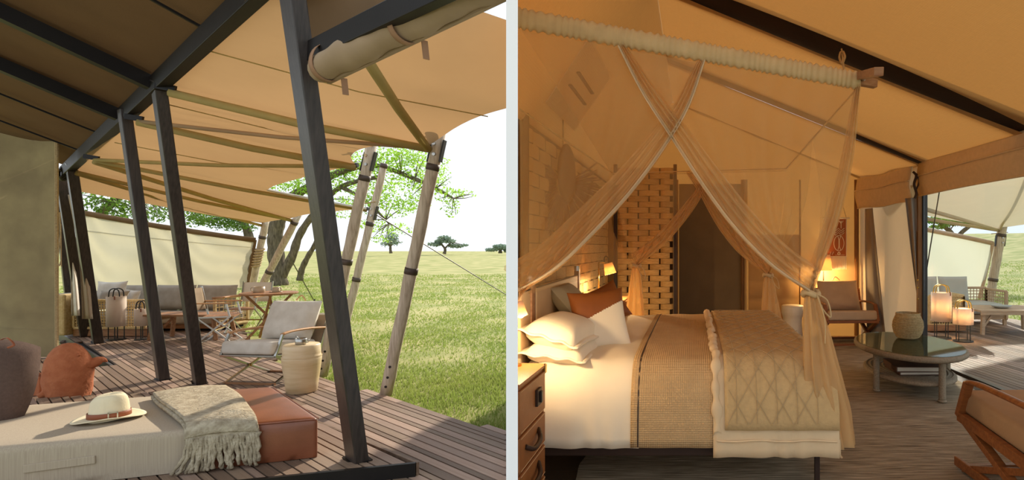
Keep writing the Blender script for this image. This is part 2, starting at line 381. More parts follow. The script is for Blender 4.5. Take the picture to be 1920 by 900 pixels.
# ---------------------------------------------------------------- shade sail canopy
E2, E3, E4, E5 = P(318, 168, 5.75), P(258, 224, 6.5), P(177, 297, 7.9), P(143, 318, 8.9)
tA, tB, tC, tD, tE = P(803, 274, 6.2), P(668, 309, 7.2), P(688, 391, 9.8), P(546, 409, 12.0), P(491, 418, 13.0)
def pl(pts, D0, D1): return [P(x, y, lerp(D0, D1, i/(len(pts)-1))) for i, (x, y) in enumerate(pts)]
can = thing('shade_sail', 'large tan canvas shade sail stretched from the eave to the log poles', 'canopy', (tA.x, tA.y, tA.z))
def panel(c0, c1, d0, d1, sag, nu=28, nv=18, wr=.012, name='sail_panel'):
    f = coons(c0, c1, d0, d1)
    def g(u, v):
        p = f(u, v); s = 16*u*(1-u)*v*(1-v)
        return p+V((0, 0, -sag*s+wr*s*math.sin(u*9+v*31+2*math.sin(u*13))))
    return MB().grid(g, nu, nv).build(name, 'shade_canvas', can, smooth=True, world=True)
S2, S3, S4, S5 = P(306, 156, 5.8), P(244, 214, 6.6), P(163, 288, 8.0), P(132, 314, 8.9)
panel([S2, tA], pl([(535, -75), (700, -70), (850, 3), (957, 40)], 3.7, 4.8), [S2, P(535, -75, 3.7)], bez([tA, P(832, 254, 6.12), P(862, 235, 6.02), P(902, 217, 5.9), P(957, 201, 5.7)], 6)+[P(957, 40, 4.8)], .05, wr=.006)
panel([S3, tB], [S2, tA], [S3, S2], bez(pl([(668, 309), (658, 297), (664, 286), (682, 278), (722, 271), (770, 274), (803, 274)], 7.2, 6.2), 5), .05)
panel([S4, tC], [S3, tB], [S4, S3], bez(pl([(688, 391), (640, 383), (560, 367), (502, 355), (563, 334), (610, 322), (668, 309)], 9.8, 7.2), 5), .05)
panel([S5, tD], [S4, tC], [S5, S4], bez(pl([(546, 409), (575, 402), (629, 396), (688, 391)], 12, 9.8), 5), .06)
panel(bez([P(132, 356, 9.6), P(270, 381, 10.6), P(410, 406, 11.9), tE], 6), [S5, tD], [P(132, 356, 9.6), S5], bez([tE, P(519, 413, 12.5), tD], 6), .05)
def arm(p, q, r=.035, m='sleeve', name='sleeve_pole', drop=.03):
    MB().tube([V(p)+V((0, 0, -drop)), V(p).lerp(V(q), .5)+V((0, 0, -drop-.03)), V(q)+V((0, 0, -drop))], r, 8).build(name, m, can, smooth=True, world=True)
arm(P(660, 60, 3.9), tA, .04)
arm(E2, tA, .04); arm(E3, tA, .022, 'shade_canvas', 'seam_tape', .02); arm(E3, tB, .04)
arm(E4, tB, .025, 'sleeve', 'seam_tape', .02); arm(E4, tC, .03); arm(E4, tD, .035, 'sleeve', 'sleeve_pole', .05); arm(E5, tD, .03, 'sleeve', 'seam_tape', .04); arm(E5, tE, .03, 'sleeve', 'sleeve_pole', .06)
for q, pxo in ((tA, -22), (tB, -18), (tC, -18)):
    MB().tube([V(q)+V((-.14, -.0, .0)), V(q)+V((.02, 0, -.005))], .03, 8).build('pole_tip', 'dark_metal', can, world=True)
def seam(p, q): MB().tube([V(p)+V((0, 0, -.035)), V(p).lerp(V(q), .5)+V((0, 0, -.085)), V(q)+V((0, 0, -.03))], .006, 5).build('stitched_seam', 'sleeve', can, world=True)
seam(P(392, 88, 5.0), P(915, 213, 5.85)); seam(P(300, 186, 6.0), P(700, 268, 6.9)); seam(P(215, 262, 7.2), P(600, 322, 8))
# light hem along the far sail edge
MB().tube(bez(pl([(502, 356), (560, 368), (640, 383), (686, 391)], 8.6, 9.7), 6), .02, 6).build('hem', 'cream_cushion', can, world=True)
# horizontal beam with rolled blind next to the near post
bp0 = P(572, 104, 3.62); bd = V((.80, -.60, 0))
t = thing('blind_beam', 'dark horizontal beam fixed to the near post, above the rolled blind', 'beam', bp0)
MB().bar(bp0-bd*.05, bp0+bd*1.75, .06, .12).build('beam_bar', 'black_steel', t, world=True, bevel=.004)
MB().box(bp0+V((-.02, 0, 0)), (.05, .05, .2)).build('bracket', 'black_steel', t, world=True)
t = thing('rolled_blind', 'rolled tan canvas blind strapped under the dark beam by the near post', 'blind', bp0+V((.1, .05, -.2)))
r0 = P(604, 128, 3.5); r1 = P(936, -40, 2.66); bd = (r1-r0).normalized()
def roll(u, v):
    an = 2*math.pi*v; p = r0.lerp(r1, u); r = .08+.006*math.sin(u*17+v*12)+.004*math.sin(u*41)
    return p+V((.6, .8, 0))*(r*math.cos(an))+V((0, 0, 1))*(r*1.05*math.sin(an))
MB().grid(roll, 40, 18).build('roll', 'roll_canvas', t, smooth=True, world=True)
MB().lathe([(.08, 0), (.02, .004)], seg=18).build('roll_end', 'roll_canvas', t, world=False).matrix_local = Matrix.Translation(r0-root_loc(t)) @ bd.to_track_quat('-Z', 'Y').to_matrix().to_4x4()
MB().bar(r0+V((0.02, .03, -.075)), r1+V((0.02, .03, -.075)), .02, .02).build('roll_flap', 'roll_canvas', t, world=True)
for k in (.06, .86):
    p = r0+bd*k; nb = V((bd.y, -bd.x, 0)).normalized()*-1
    def ring(u, v, p=p, nb=nb):
        an = 2*math.pi*u; return p+bd*(.02*(2*v-1))+nb*(.092*math.cos(an))+V((0, 0, (.125 if math.sin(an) > 0 else .092)*math.sin(an)))
    MB().grid(ring, 28, 1).build('strap', 'strap_tan', t, smooth=True, solid=.004, world=True)
    MB().bar(p+nb*.07+bd*.05+V((0, 0, -.07)), p+nb*.075+bd*.06+V((0, 0, -.17)), .035, .006, up=bd).build('strap_end', 'strap_tan', t, world=True)
# brown roof cloth seen between the near post and the beam
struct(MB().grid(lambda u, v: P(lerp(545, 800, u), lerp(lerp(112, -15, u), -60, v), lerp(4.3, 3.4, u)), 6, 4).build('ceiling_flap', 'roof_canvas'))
# ---------------------------------------------------------------- leaning log poles
def log_pole(base, top, r0, r1, label, bands, plate=None, cap=False):
    t = thing('log_pole', label, 'pole', base, group='leaning log poles carrying the shade sail')
    n = 14; d = top-base
    MB().tube([d*(i/n)+V((.004*math.sin(i*1.7), 0, 0)) for i in range(n+1)], [lerp(r0, r1, i/n)*(1+.04*math.sin(i*2.3)) for i in range(n+1)], 12).build('trunk', 'log', t, smooth=True)
    dn = d.normalized()
    for k in bands:
        MB().tube([d*k-dn*.035, d*k+dn*.035], lerp(r0, r1, k)*1.1, 12).build('band', 'log_band', t, smooth=True)
    if plate:
        q = d*plate
        for sx in (-1, 1):
            MB().box(q+V((sx*r1*1.05, -.0, -.03)), (.012, .075, .24), rot=(0, math.atan2(d.x, d.z), 0)).build('plate', 'dark_metal', t, bevel=.004)
        MB().tube([q+V((-r1*2.2, -.03, .13)), q+V((r1*1.4, -.06, .16))], .01, 6).build('lashing', 'rope', t)
        for k in (.04, -.07): MB().tube([q+V((0, -r1*1.25, k)), q+V((0, -r1*.9, k))], .018, 8).build('bolt', 'metal', t)
    for k in (.035, .07, .11): MB().tube([d*k+V((.2*r0, -r0*1.04, 0)), d*k+V((.2*r0, -r0*.8, 0))], .014, 8).build('bolt', 'dark_metal', t)
    return t
log_pole(G(723, 740, -.1), P(826, 243, 6.25), .062, .062, 'tall log pole leaning at the deck edge, closest to the open grass', (.47, .86), .93)
log_pole(G(603, 704, -.12), P(697, 272, 7.2), .066, .06, 'log pole rising behind the near black post, its foot beside the armchair', (.5, .86), .94)
log_pole(P(640, 641, 9.8), P(721, 306, 9.8), .062, .055, 'thin log pole capped with a dark band, right of the near black post', (.35, .66, .985), .73)
log_pole(P(452, 613, 12.4), P(560, 402, 12.0), .072, .064, 'log pole leaning in front of the tree trunk, foot behind the round table', (.5, .93))
log_pole(P(462, 590, 13.2), P(499, 412, 13.0), .075, .065, 'rope-bound log pole at the right end of the canvas wind screen', (.32, .82))
t = thing('lashing', 'brown rope wound round the far log pole beside the wind screen', 'rope', P(482, 490, 13))
for k in range(7): MB().tube([P(486-1.6*k*.8, 468+5*k, 13.0)+V((.095*math.cos(a_), .095*math.sin(a_), .02*math.sin(a_))) for a_ in np.linspace(0, 6.283, 12)], .02, 5, cap=False).build('turn', 'rope', t, world=True)
# guy ropes
for a_, b_, lb in ((tC+V((.15, 0, -.1)), G(990, 578, ZG), 'thin guy rope slanting from the log pole down to the grass'), (P(542, 480, 12.2), P(590, 566, 16.0), 'short guy rope slanting beside the tree trunk')):
    t = thing('guy_rope', lb, 'rope', b_, group='guy ropes of the shade sail')
    MB().tube([a_, b_], .011, 5).build('cord', 'wire', t, world=True); MB().tube([b_+V((0, 0, -.1)), b_+V((0, 0, .08))], .015, 5).build('peg', 'dark_metal', t, world=True)
# ---------------------------------------------------------------- canvas wind screen
t = thing('wind_screen', 'pale translucent canvas wind screen with brown top edge behind the sofa', 'screen', P(320, 590, 12.3))
def scr(u, v):
    D = lerp(11.9, 12.9, u)
    p0 = P(lerp(150, 463, u), lerp(600, 536, u), D); p1 = P(lerp(150, 478, u), lerp(398, 450, u), D)
    return p0.lerp(p1, v)+V((0, .06*math.sin(u*9+v*4)*math.sin(v*3.1)+.02*math.sin(u*37+v*23+3*math.sin(u*11)), -.03*math.sin(u*3.14)*v))
MB().grid(scr, 60, 30).build('canvas', 'screen_canvas', t, smooth=True, world=True)
MB().tube([scr(i/20, 1.0) for i in range(21)], .055, 10).build('top_roll', 'screen_edge', t, smooth=True, world=True)
MB().tube([scr(1, 0), scr(1, 1)], .03, 8).build('edge_pole', 'screen_edge', t, world=True)
MB().grid(lambda u, v: scr(u, .83+.012*v)+V((0, -.02, 0)), 40, 1).build('seam', 'screen_canvas', t, world=True)
# ================================================================== veranda furniture
def rbox(mb, c, d, M=None, rot=None): return mb.box(c, d, M, rot)
# ---------------------------------------------------------------- daybed
Z1 = .285
fbr = G(597, 858)                                   # front right foot corner
lg = V((math.sin(math.radians(69)), math.cos(math.radians(69)), 0))      # along the long side, to the right
bk = V((math.sin(math.radians(-47)), math.cos(math.radians(-47)), 0))    # along the short end, to the back
WB = 1.36
def db(s, k, z): return fbr-lg*s+bk*k+V((0, 0, z))   # s metres from the right end, k metres from the front
def soft_block(s0, s1, k0, k1, z0, z1, name, m, parent, r=.035, puff=.012):
    f = lambda a, b, c: db(lerp(s1, s0, a), lerp(k0, k1, b), lerp(z0, z1, c))
    mb = MB(); n = 10
    def pf(a, b): return puff*(1-(2*a-1)**4)*(1-(2*b-1)**4)
    mb.grid(lambda u, v: f(u, v, 1)+V((0, 0, pf(u, v))), 16, n)
    mb.grid(lambda u, v: f(u, 1-v, 0), 4, 4)
    mb.grid(lambda u, v: f(u, 0, v)-bk*pf(u, v), 16, 6)
    mb.grid(lambda u, v: f(1-u, 1, v)+bk*pf(u, v), 16, 6)
    mb.grid(lambda u, v: f(1, u, v)+lg*pf(u, v), n, 6)
    mb.grid(lambda u, v: f(0, 1-u, v)-lg*pf(u, v), n, 6)
    o = mb.build(name, m, parent, smooth=True, world=True)
    b = bmesh.new(); b.from_mesh(o.data); bmesh.ops.remove_doubles(b, verts=b.verts, dist=.02); b.to_mesh(o.data); b.free()
    o.data.polygons.foreach_set('use_smooth', [True]*len(o.data.polygons))
    mo = o.modifiers.new('bevel', 'BEVEL'); mo.width = r; mo.segments = 4; mo.limit_method = 'ANGLE'; mo.angle_limit = math.radians(50)
    return o
def s_at(px, k, z=Z1):
    lo_, hi_ = -1.0, 4.0
    for _ in range(50):
        m_ = (lo_+hi_)/2; q = db(m_, k, z)
        if q.x/q.y*F+CX > px: lo_ = m_
        else: hi_ = m_
    return lo_
SM0, SM1 = s_at(322, WB), s_at(395, 0)
t = thing('daybed_mattress', 'long beige fabric daybed mattress lying on the deck in the foreground', 'mattress', db(1.5, .6, 0))
SPL = .5*(SM0+SM1)
soft_block(SPL+.005, 3.2, 0, WB, 0.004, Z1-.005, 'cushion', 'beige_fabric', t)
for s0, s1 in ((1.22, 1.56), (1.98, 2.3)):
    M_ = db((s0+s1)/2, -.018, .125)
    MB().bar(db(s0, -.017, .15), db(s1, -.017, .135), .012, .05).build('handle_strap', 'beige_fabric', t, world=True, bevel=.003)
t = thing('leather_cushion', 'tan brown leather floor cushion at the end of the daybed', 'cushion', db(.4, .6, 0))
soft_block(0, SPL-.005, 0, WB, 0.004, Z1, 'cushion', 'leather', t, r=.03, puff=.016)
MB().tube([db(.02, -.004, Z1-.01), db(SPL-.02, -.004, Z1-.01)], .005, 6).build('piping', 'leather', t, world=True)
MB().tube([db(-.004, .02, Z1-.01), db(-.004, WB-.02, Z1-.01)], .005, 6).build('piping', 'leather', t, world=True)
# pillow
t = thing('throw_pillow', 'dark brown pillow with leather loop leaning at the left end of the mattress', 'pillow', P(25, 800, 4.0))
M_ = Matrix.Translation(P(-18, 722, 4.12)) @ Euler((math.radians(76), math.radians(9), math.radians(40))).to_matrix().to_4x4()
MB(M_).pillow(.38, .55, .27, pw=2.6, pinch=-.16, n=18).build('pillow_body', 'brown_fabric', t, smooth=True, world=True)
MB().tube(bez([P(2, 637, 4.07), P(14, 634, 4.03), P(26, 646, 4.0), P(14, 652, 3.99)]), .007, 6, flat=.5).build('loop', 'tan_leather', t, world=True)
# hat
hp = G(205, 785, Z1+.012)
t = thing('felt_hat', 'cream felt hat with a brown leather band lying on the mattress', 'hat', hp, rz=math.radians(42)); t.scale = (1.14, 1.14, 1.6)
def brim(u, v):
    an = 2*math.pi*u; r = lerp(.082, .155, v); k = 1.0 if abs(math.cos(an)) < .5 else 1.04
    return (r*1.08*math.cos(an), r*.95*math.sin(an), .010+.012*v*v*(math.sin(an)**2)-.006*v*abs(math.cos(an)))
MB().grid(brim, 40, 6).build('brim', 'felt', t, smooth=True, solid=.004)
prof = [(.098, .0), (.098, .02), (.094, .05), (.088, .08), (.078, .1), (.06, .112), (.03, .108), (.0, .095)]
mb = MB(); seg = 36; vs = []; fs = []
for i, (r, z) in enumerate(prof):
    for k in range(seg):
        an = 2*math.pi*k/seg; x, y = r*.97*math.cos(an), r*.82*math.sin(an)
        zz = z-(.022*math.exp(-(y/.022)**2)*(1 if i > 3 else 0)*(i-3)/4) if i > 3 else z
        if i > 2 and x < 0: y *= 1-.18*(i-2)/5
        vs.append((x, y, zz+.006*(x/.1)))
for i in range(len(prof)-1):
    for k in range(seg): fs.append((i*seg+k, i*seg+(k+1) % seg, (i+1)*seg+(k+1) % seg, (i+1)*seg+k))
mb.add(vs, fs).build('crown', 'felt', t, smooth=True, sub=1)
bd_ = MB(); bd_.lathe([(.101, .012), (.1, .034)], seg=36, sx=.975, sy=.84, cap=False).build('hat_band', 'tan_leather', t, smooth=True, solid=.004)
for dx, dz, w, h in ((-.02, 0, .006, .03), (.02, 0, .006, .03), (0, .013, .045, .005), (0, -.013, .045, .005)):
    MB().box((.02+dx, -.088, .024+dz), (w, .006, h)).build('buckle', 'metal', t)
# woollen throw with fringe
t = thing('wool_throw', 'folded grey wool throw with long fringe draped over the daybed', 'blanket', db(.75, 0, Z1))
SBL, SFL, SBR, SFR = s_at(287, WB*.85), s_at(346, 0), s_at(425, WB*.9), s_at(486, 0)
def throw_pt(u, v, lift):        # u across (left->right), v from back (0) to the front edge (1) and over it (1..1.35)
    k = lerp(WB*.93-.1*(1-u), 0, min(v, 1)); vv = min(v, 1)
    s = lerp(lerp(SBL, SFL, vv), lerp(SBR, SFR, vv), u)+.012*math.sin(v*5+u*3); z = Z1+lift+.012*math.sin(u*7+v*3)*math.sin(v*2.5)+.008
    if v > .93:
        a_ = min(1, (v-.93)/.14)*math.pi/2
        k = .09*(1-math.sin(a_))-.035*math.sin(a_) if v < 1.07 else -.04
        z = Z1+lift-.06*(1-math.cos(a_)) if v < 1.07 else Z1+lift-.06-(v-1.07)*.25
    return db(s, k, z)
MB().grid(lambda u, v: throw_pt(u, v*1.17, .035+.02*math.sin(u*3.1)), 30, 40).build('upper_fold', 'wool', t, smooth=True, solid=.024, world=True)
MB().grid(lambda u, v: throw_pt(lerp(-.03, 1.0, u), v*1.12, .012), 24, 36).build('lower_fold', 'wool', t, smooth=True, solid=.024, world=True)
rf = random.Random(3)
for i in range(34):
    u = (i+.5)/34+rf.uniform(-.01, .01); p = throw_pt(max(0, min(1, u)), 1.15, .03)
    ln = rf.uniform(.21, .26)*(.85+.15*(1-u)); sx = (-.10*(1-u)**4+.01)+rf.uniform(-.03, .03); fr = rf.uniform(.0, .035)
    q = [p+lg*(sx*k_*k_+.006*math.sin(k_*14+i))-bk*(fr*k_+.012*rf.random())+V((0, 0, -ln*k_)) for k_ in np.linspace(0, 1, 7)]
    for w in q: w.z = max(w.z, .012)
    MB().tube(q, [.011+.0028*math.sin(j*2.2+i) for j in range(7)], 6).build('fringe_cord', 'wool', t, smooth=True, world=True)
# ---------------------------------------------------------------- terracotta bird
bp = P(128, 755, 6.0); bp.z = ZD
t = thing('bird_sculpture', 'rough terracotta bird sculpture standing behind the mattress', 'sculpture', bp, rz=math.radians(44))
prof = [(.0, 0), (.14, 0), (.155, .04), (.172, .14), (.182, .24), (.18, .33), (.165, .42), (.135, .5), (.095, .56), (.05, .595), (0, .605)]
def bird(u, v):
    i = v*(len(prof)-1); a_ = int(min(i, len(prof)-2)); r = lerp(prof[a_][0], prof[a_+1][0], i-a_); z = lerp(prof[a_][1], prof[a_+1][1], i-a_)
    an = 2*math.pi*u; n_ = 1+.02*math.sin(an*5+z*21)+.012*math.sin(an*11-z*37)
    return (r*n_*1.04*math.cos(an)-.03*max(0, z-.4)*0, r*n_*.95*math.sin(an), z)
MB().grid(bird, 40, 40).build('body', 'terracotta', t, smooth=True)
MB().tube(bez([(.04, -.02, .40), (.11, -.025, .375), (.17, -.03, .375), (.215, -.035, .395), (.255, -.038, .40), (.285, -.04, .375)], 5), [.13, .127, .122, .116, .108, .1, .092, .084, .077, .071, .066, .062, .059, .057, .055, .053, .05, .046, .042, .037, .032, .027, .021, .015, .009, .003], 14, flat=.85).build('beak', 'terracotta', t, smooth=True)
MB().tube([(.075, -.105, .485), (.08, -.13, .487)], .014, 10).build('eye', 'terracotta', t, smooth=True)
MB().tube([(.252, -.095, .41), (.25, -.105, .405)], .01, 8).build('nostril', 'terracotta', t)
MB().tube([(-.13, -.03, .13), (-.2, -.035, .1), (-.21, -.04, .12)], [.05, .025, .008], 8).build('tail', 'terracotta', t, smooth=True)
t = thing('terracotta_planter', 'small square terracotta planter half hidden between pillow and bird sculpture', 'planter', P(73, 740, 6.35))
b0 = root_loc(t); b0.z = ZD; t.location = b0
for (c_, d_) in (((0, -.1, .1), (.26, .025, .2)), ((0, .1, .1), (.26, .025, .2)), ((-.12, 0, .1), (.025, .2, .2)), ((.12, 0, .1), (.025, .2, .2)), ((0, 0, .02), (.24, .2, .04))):
    MB().box(c_, d_).build('planter_wall', 'terracotta', t, bevel=.006)
MB().box((0, 0, .15), (.22, .18, .02)).build('soil', 'deck_under', t)
for i in range(22):
    x, y = rf.uniform(118, 212), 0; s = rf.uniform(.05, .11)
    p = G(x, 634+(x-118)*.55+rf.uniform(4, 14), -.25)
    o = MB().lathe([(0, -.5), (.7, -.42), (1, 0), (.75, .4), (0, .55)], seg=7, cap=False).build('stone', 'stone', smooth=False); o.scale = (s, s*rf.uniform(.7, 1.2), s*.8)
    o.location = p+V((0, 0, .04)); o.rotation_euler = (rf.uniform(-.4, .4), rf.uniform(-.4, .4), rf.uniform(0, 6))
    tag(o, 'brown stone on the strip of earth between deck edge and bird sculpture', 'stone', 'stones beside the deck edge')
# ---------------------------------------------------------------- drum side table with tin cup
dp = G(566, 735, ZD)
t = thing('drum_table', 'barrel-shaped glazed ceramic side table in front of the armchair', 'side table', dp)
MB().lathe([(.128, 0), (.145, .012), (.158, .12), (.176, .26), (.187, .36), (.186, .395), (.18, .40), (.179, .43), (.174, .515), (.165, .525), (.0, .527)], seg=40, cap=False).build('drum_body', 'ceramic_sand', t, smooth=True)
MB().lathe([(.188, .385), (.19, .395), (.187, .405)], seg=40, cap=False).build('ridge', 'ceramic_sand', t, smooth=True)
cp = dp+V((.01, -.03, .53))
t = thing('tin_cup', 'small shiny tin cup standing on the ceramic side table', 'cup', cp)
MB().lathe([(.0, 0), (.052, 0), (.056, .006), (.056, .06), (.052, .062), (.05, .012), (0, .01)], seg=24, cap=False).build('cup_body', 'metal', t, smooth=True)
MB().tube(bez([(.054, 0, .05), (.085, 0, .045), (.08, 0, .02), (.054, 0, .015)]), .005, 6).build('handle', 'metal', t, smooth=True)
MB().tube([(-.03, .0, .06), (-.055, -.0, .085)], .008, 6).build('spout', 'metal', t, smooth=True)
# ---------------------------------------------------------------- lounge chairs (veranda and bedroom)
def lounge_chair(label, loc, rz, W, Dp, fm, am, cm, sling, th=.022, seat_z=.34, back_h=.46, group=None, hub=True, back_lean=.2, pil=(.9, .5), flat_arm=.05, legs_z=0.0):
    t = thing('lounge_chair', label, 'armchair', loc, rz, group)
    h = W/2; f_, b_ = -Dp/2, Dp/2; zf, zb = seat_z, seat_z-.07
    for x in (-h, h): MB().bar((x, f_, zf), (x, b_, zb), th, th*1.5).build('seat_rail', fm, t, bevel=.003)
    for y, z in ((f_, zf), (b_, zb)): MB().bar((-h, y, z), (h, y, z), th*1.5, th).build('cross_rail', fm, t, bevel=.003)
    MB().add([(-h, f_, zf+.01), (h, f_, zf+.01), (h, b_, zb+.01), (-h, b_, zb+.01)], [(0, 1, 2, 3)]).build('seat_sling', sling, t, solid=.006)
    M_ = Matrix.Translation((0, -.015, (zf+zb)/2+.085)) @ Euler((-math.atan2(zf-zb, Dp), 0, 0)).to_matrix().to_4x4()
    o = MB(M_).box((0, 0, .01), (W-.03, Dp+.03, .15)).build('seat_cushion', cm, t, smooth=True, bevel=.04, bseg=4)
    top = (b_+back_lean, zb+back_h)
    for x in (-h, h): MB().bar((x, b_, zb), (x, *top), th, th*1.4, up=(1, 0, 0)).build('back_post', fm, t, bevel=.003)
    MB().bar((-h, *top), (h, *top), th, th, up=(0, 1, 0)).build('top_rail', fm, t)
    MB().add([(-h, b_, zb+.05), (h, b_, zb+.05), (h, *top), (-h, *top)], [(0, 1, 2, 3)]).build('back_sling', sling, t, solid=.008)
    an = math.atan2(back_lean, back_h)
    M_ = Matrix.Translation((0, b_-.1+back_lean*.45, zb+.14+.27)) @ Euler((math.pi/2-an, 0, 0)).to_matrix().to_4x4()
    c_ = MB(M_).pillow(W*pil[0], pil[1], .2, pw=5, pinch=.03, n=14).build('back_cushion', cm, t, smooth=True)
    MB().tube(bez([(-.06, b_-.03+back_lean*.8, zb+.64), (0, b_-.02+back_lean*.85, zb+.70), (.07, b_-.03+back_lean*.8, zb+.64)]), .008, 6).build('loop', 'oak_arm', c_)
    az = seat_z+.24
    for x in (-h, h):
        MB().bar((x, f_, zf), (x, f_+.11, az), th, th*1.3, up=(1, 0, 0)).build('arm_strut', fm, t, bevel=.003)
        a_ = [(x, f_+.1, az), (x, f_+.25, az+.018), (x, b_-.12, az+.012), (x, b_+back_lean*.6, az-.01)]
        q = bez(a_, 4)
        for i in range(1): MB().tube([V(p) for p in q], flat_arm/2, 8, flat=.55).build('armrest', am, t, smooth=True)
        MB().bar((x*.96, f_, zf), (x*.96, b_+.03, legs_z), th, th*1.3, up=(1, 0, 0)).build('leg', fm, t, bevel=.003)
        MB().bar((x*.9, b_-.05, zb), (x*.9, f_+.0, legs_z), th, th*1.3, up=(1, 0, 0)).build('leg', fm, t, bevel=.003)
        if hub: MB().tube([(x*1.0, .03, zf*.47), (x*.85, .03, zf*.47)], .018, 10).build('hub', 'brass', t, smooth=True)
    for y in (f_+.02, b_+.01): MB().bar((-h*.95, y, legs_z+.012), (h*.95, y, legs_z+.012), th, th).build('stretcher', 'teak' if hub else fm, t)
    return t
lounge_chair('low metal-framed lounge chair with cream cushions beside the ceramic side table', (-5.08, 7.06, ZD), -.1, .68, .66, 'metal', 'oak_arm', 'cream_cushion', 'sling', seat_z=.33, pil=(.98, .5))
# ---------------------------------------------------------------- director chairs, round table, mugs
def director_chair(label, loc, rz, cloth, group):
    t = thing('director_chair', label, 'chair', loc, rz, group); W, h = .52, .26; f_, b_ = -.22, .22; sz = .44
    MB().add([(-h+.01, f_, sz), (0, f_, sz-.02), (h-.01, f_, sz), (h-.01, b_, sz), (0, b_, sz-.02), (-h+.01, b_, sz)], [(0, 1, 4, 5), (1, 2, 3, 4)]).build('seat', 'teak', t, solid=.016)
    MB().grid(lambda u, v: (lerp(-h, h, u), b_+.03+.06*v+.03*math.sin(u*math.pi), lerp(sz+.1, .9, v)), 8, 4).build('backrest', cloth, t, smooth=True, solid=.008)
    for x in (-h, h):
        MB().bar((x, b_, sz-.05), (x, b_+.1, .92), .02, .025).build('back_post', 'metal', t)
        MB().bar((x, f_-.02, .66), (x, b_+.06, .67), .045, .022).build('armrest', 'oak_arm', t, bevel=.006)
        MB().bar((x, f_, sz), (x, f_+.05, .66), .018, .022).build('arm_strut', 'metal', t)
        MB().bar((x, f_, sz), (x, b_, sz), .02, .022).build('seat_rail', 'metal', t)
        MB().bar((x, f_, sz), (x, b_+.03, 0), .018, .024).build('leg', 'metal', t); MB().bar((x*.94, b_, sz), (x*.94, f_-.03, 0), .018, .024).build('leg', 'metal', t)
    for y in (f_-.02, b_+.02): MB().bar((-h, y, .012), (h, y, .012), .018, .018).build('stretcher', 'metal', t)
    MB().tube([(-h, 0, .22), (h, 0, .22)], .012, 8).build('hub', 'brass', t); return t
director_chair('brown sling director chair seen from the side, left of the round table', (-7.88, 9.75, ZD), math.radians(112), 'sling', 'director chairs at the round table')
director_chair('white sling director chair on the far side of the round table', (-8.32, 10.95, ZD), math.radians(6), 'white_sling', 'director chairs at the round table')
tp = V((-7.3, 10.1, ZD))
t = thing('round_table', 'round folding teak table with crossed legs beside the deck edge', 'table', tp)
MB().lathe([(.0, .77), (.41, .77), (.42, .776), (.42, .796), (.41, .8), (0, .8)], seg=36, cap=False).build('tabletop', 'teak', t, bevel=0)
MB().lathe([(.405, .765), (.41, .77), (.385, .775)], seg=36, cap=False).build('apron', 'teak', t)
for an in (.5, 2.2, 3.9, 5.4):
    MB().bar((.33*math.cos(an), .33*math.sin(an), .77), (-.34*math.cos(an+.35), -.34*math.sin(an+.35), 0), .03, .035).build('leg', 'teak', t)
MB().tube([(0, 0, .34), (0, 0, .42)], .05, 8).build('hub', 'teak', t)
def mug(label, loc, r, h, saucer, rz=0):
    t = thing('mug', label, 'mug', loc, rz, 'mugs on the round table')
    MB().lathe([(0, 0), (r*.9, 0), (r, .008), (r, h), (r*.9, h), (r*.88, .012), (0, .01)], seg=22, cap=False).build('mug_body', 'mug', t, smooth=True)
    MB().tube(bez([(-r*.95, 0, h*.85), (-r*1.6, 0, h*.75), (-r*1.5, 0, h*.25), (-r*.95, 0, h*.2)]), .008, 6).build('handle', 'mug', t, smooth=True)
    if saucer: MB().lathe([(0, .0), (r*1.7, .006), (r*1.75, .012), (0, .004)], (0, 0, -.001), seg=22, cap=False).build('saucer', 'mug', t, smooth=True)
mug('wide grey mug with left handle on the round table', tp+V((-.14, -.05, .8)), .085, .1, False)
mug('small mug on a saucer on the round table', tp+V((.1, .02, .8)), .055, .09, True, math.pi)
# ---------------------------------------------------------------- sofa, cushions, bench, lanterns
def weave_panel(parent, p0, p1, z0, z1, nh, nv, r=.007, m='rope_weave', th=.045):
    p0, p1 = V(p0), V(p1); d = p1-p0
    for z in (z0, z1): MB().bar((p0.x, p0.y, z), (p1.x, p1.y, z), th, th).build('woven_rail', m, parent, bevel=.01)
    for q in (p0, p1): MB().bar((q.x, q.y, z0), (q.x, q.y, z1), th, th).build('woven_post', m, parent, bevel=.01)
    for k in range(1, nh):
        z = lerp(z0, z1, k/nh); MB().tube([(p0.x, p0.y, z), (p1.x, p1.y, z)], r, 5).build('cane_strand', m, parent)
    for k in range(1, nv):
        q = p0+d*(k/nv); MB().tube([(q.x, q.y, z0), (q.x, q.y, z1)], r, 5).build('cane_strand', m, parent)
sx0 = V((-10.55, 11.25, ZD))
t = thing('veranda_sofa', 'long taupe corner sofa with woven cane sides in front of the wind screen', 'sofa', sx0)
MB().box((.35, .1, .1), (2.6, .75, .1)).build('plinth', 'teak', t, bevel=.01)
MB().box((.35, .12, .04), (2.5, .6, .07)).build('plinth_foot', 'deck_under', t)
for x0, x1 in ((-.95, .35), (.36, 1.62)):
    MB().box(((x0+x1)/2, .02, .24), (x1-x0, .8, .19)).build('seat_cushion', 'taupe_cushion', t, smooth=True, bevel=.05, bseg=4)
for x0, x1 in ((-.9, -.12), (-.1, .68), (.7, 1.5)):
    M_ = Matrix.Translation(((x0+x1)/2, .36, .58)) @ Euler((math.radians(78), 0, 0)).to_matrix().to_4x4()
    MB(M_).pillow(x1-x0, .5, .22, pw=6, pinch=.02).build('back_cushion', 'taupe_cushion', t, smooth=True)
weave_panel(t, (1.66, -.35, 0), (1.66, .45, 0), .1, .62, 6, 8)
MB().bar((1.66, -.38, .63), (1.66, .46, .63), .07, .04).build('arm_top', 'teak', t, bevel=.008)
weave_panel(t, (-.62+.3, -.95, 0), (.62+.3, -.95, 0), .16, .64, 10, 26, r=.009)      # end panel of the corner part
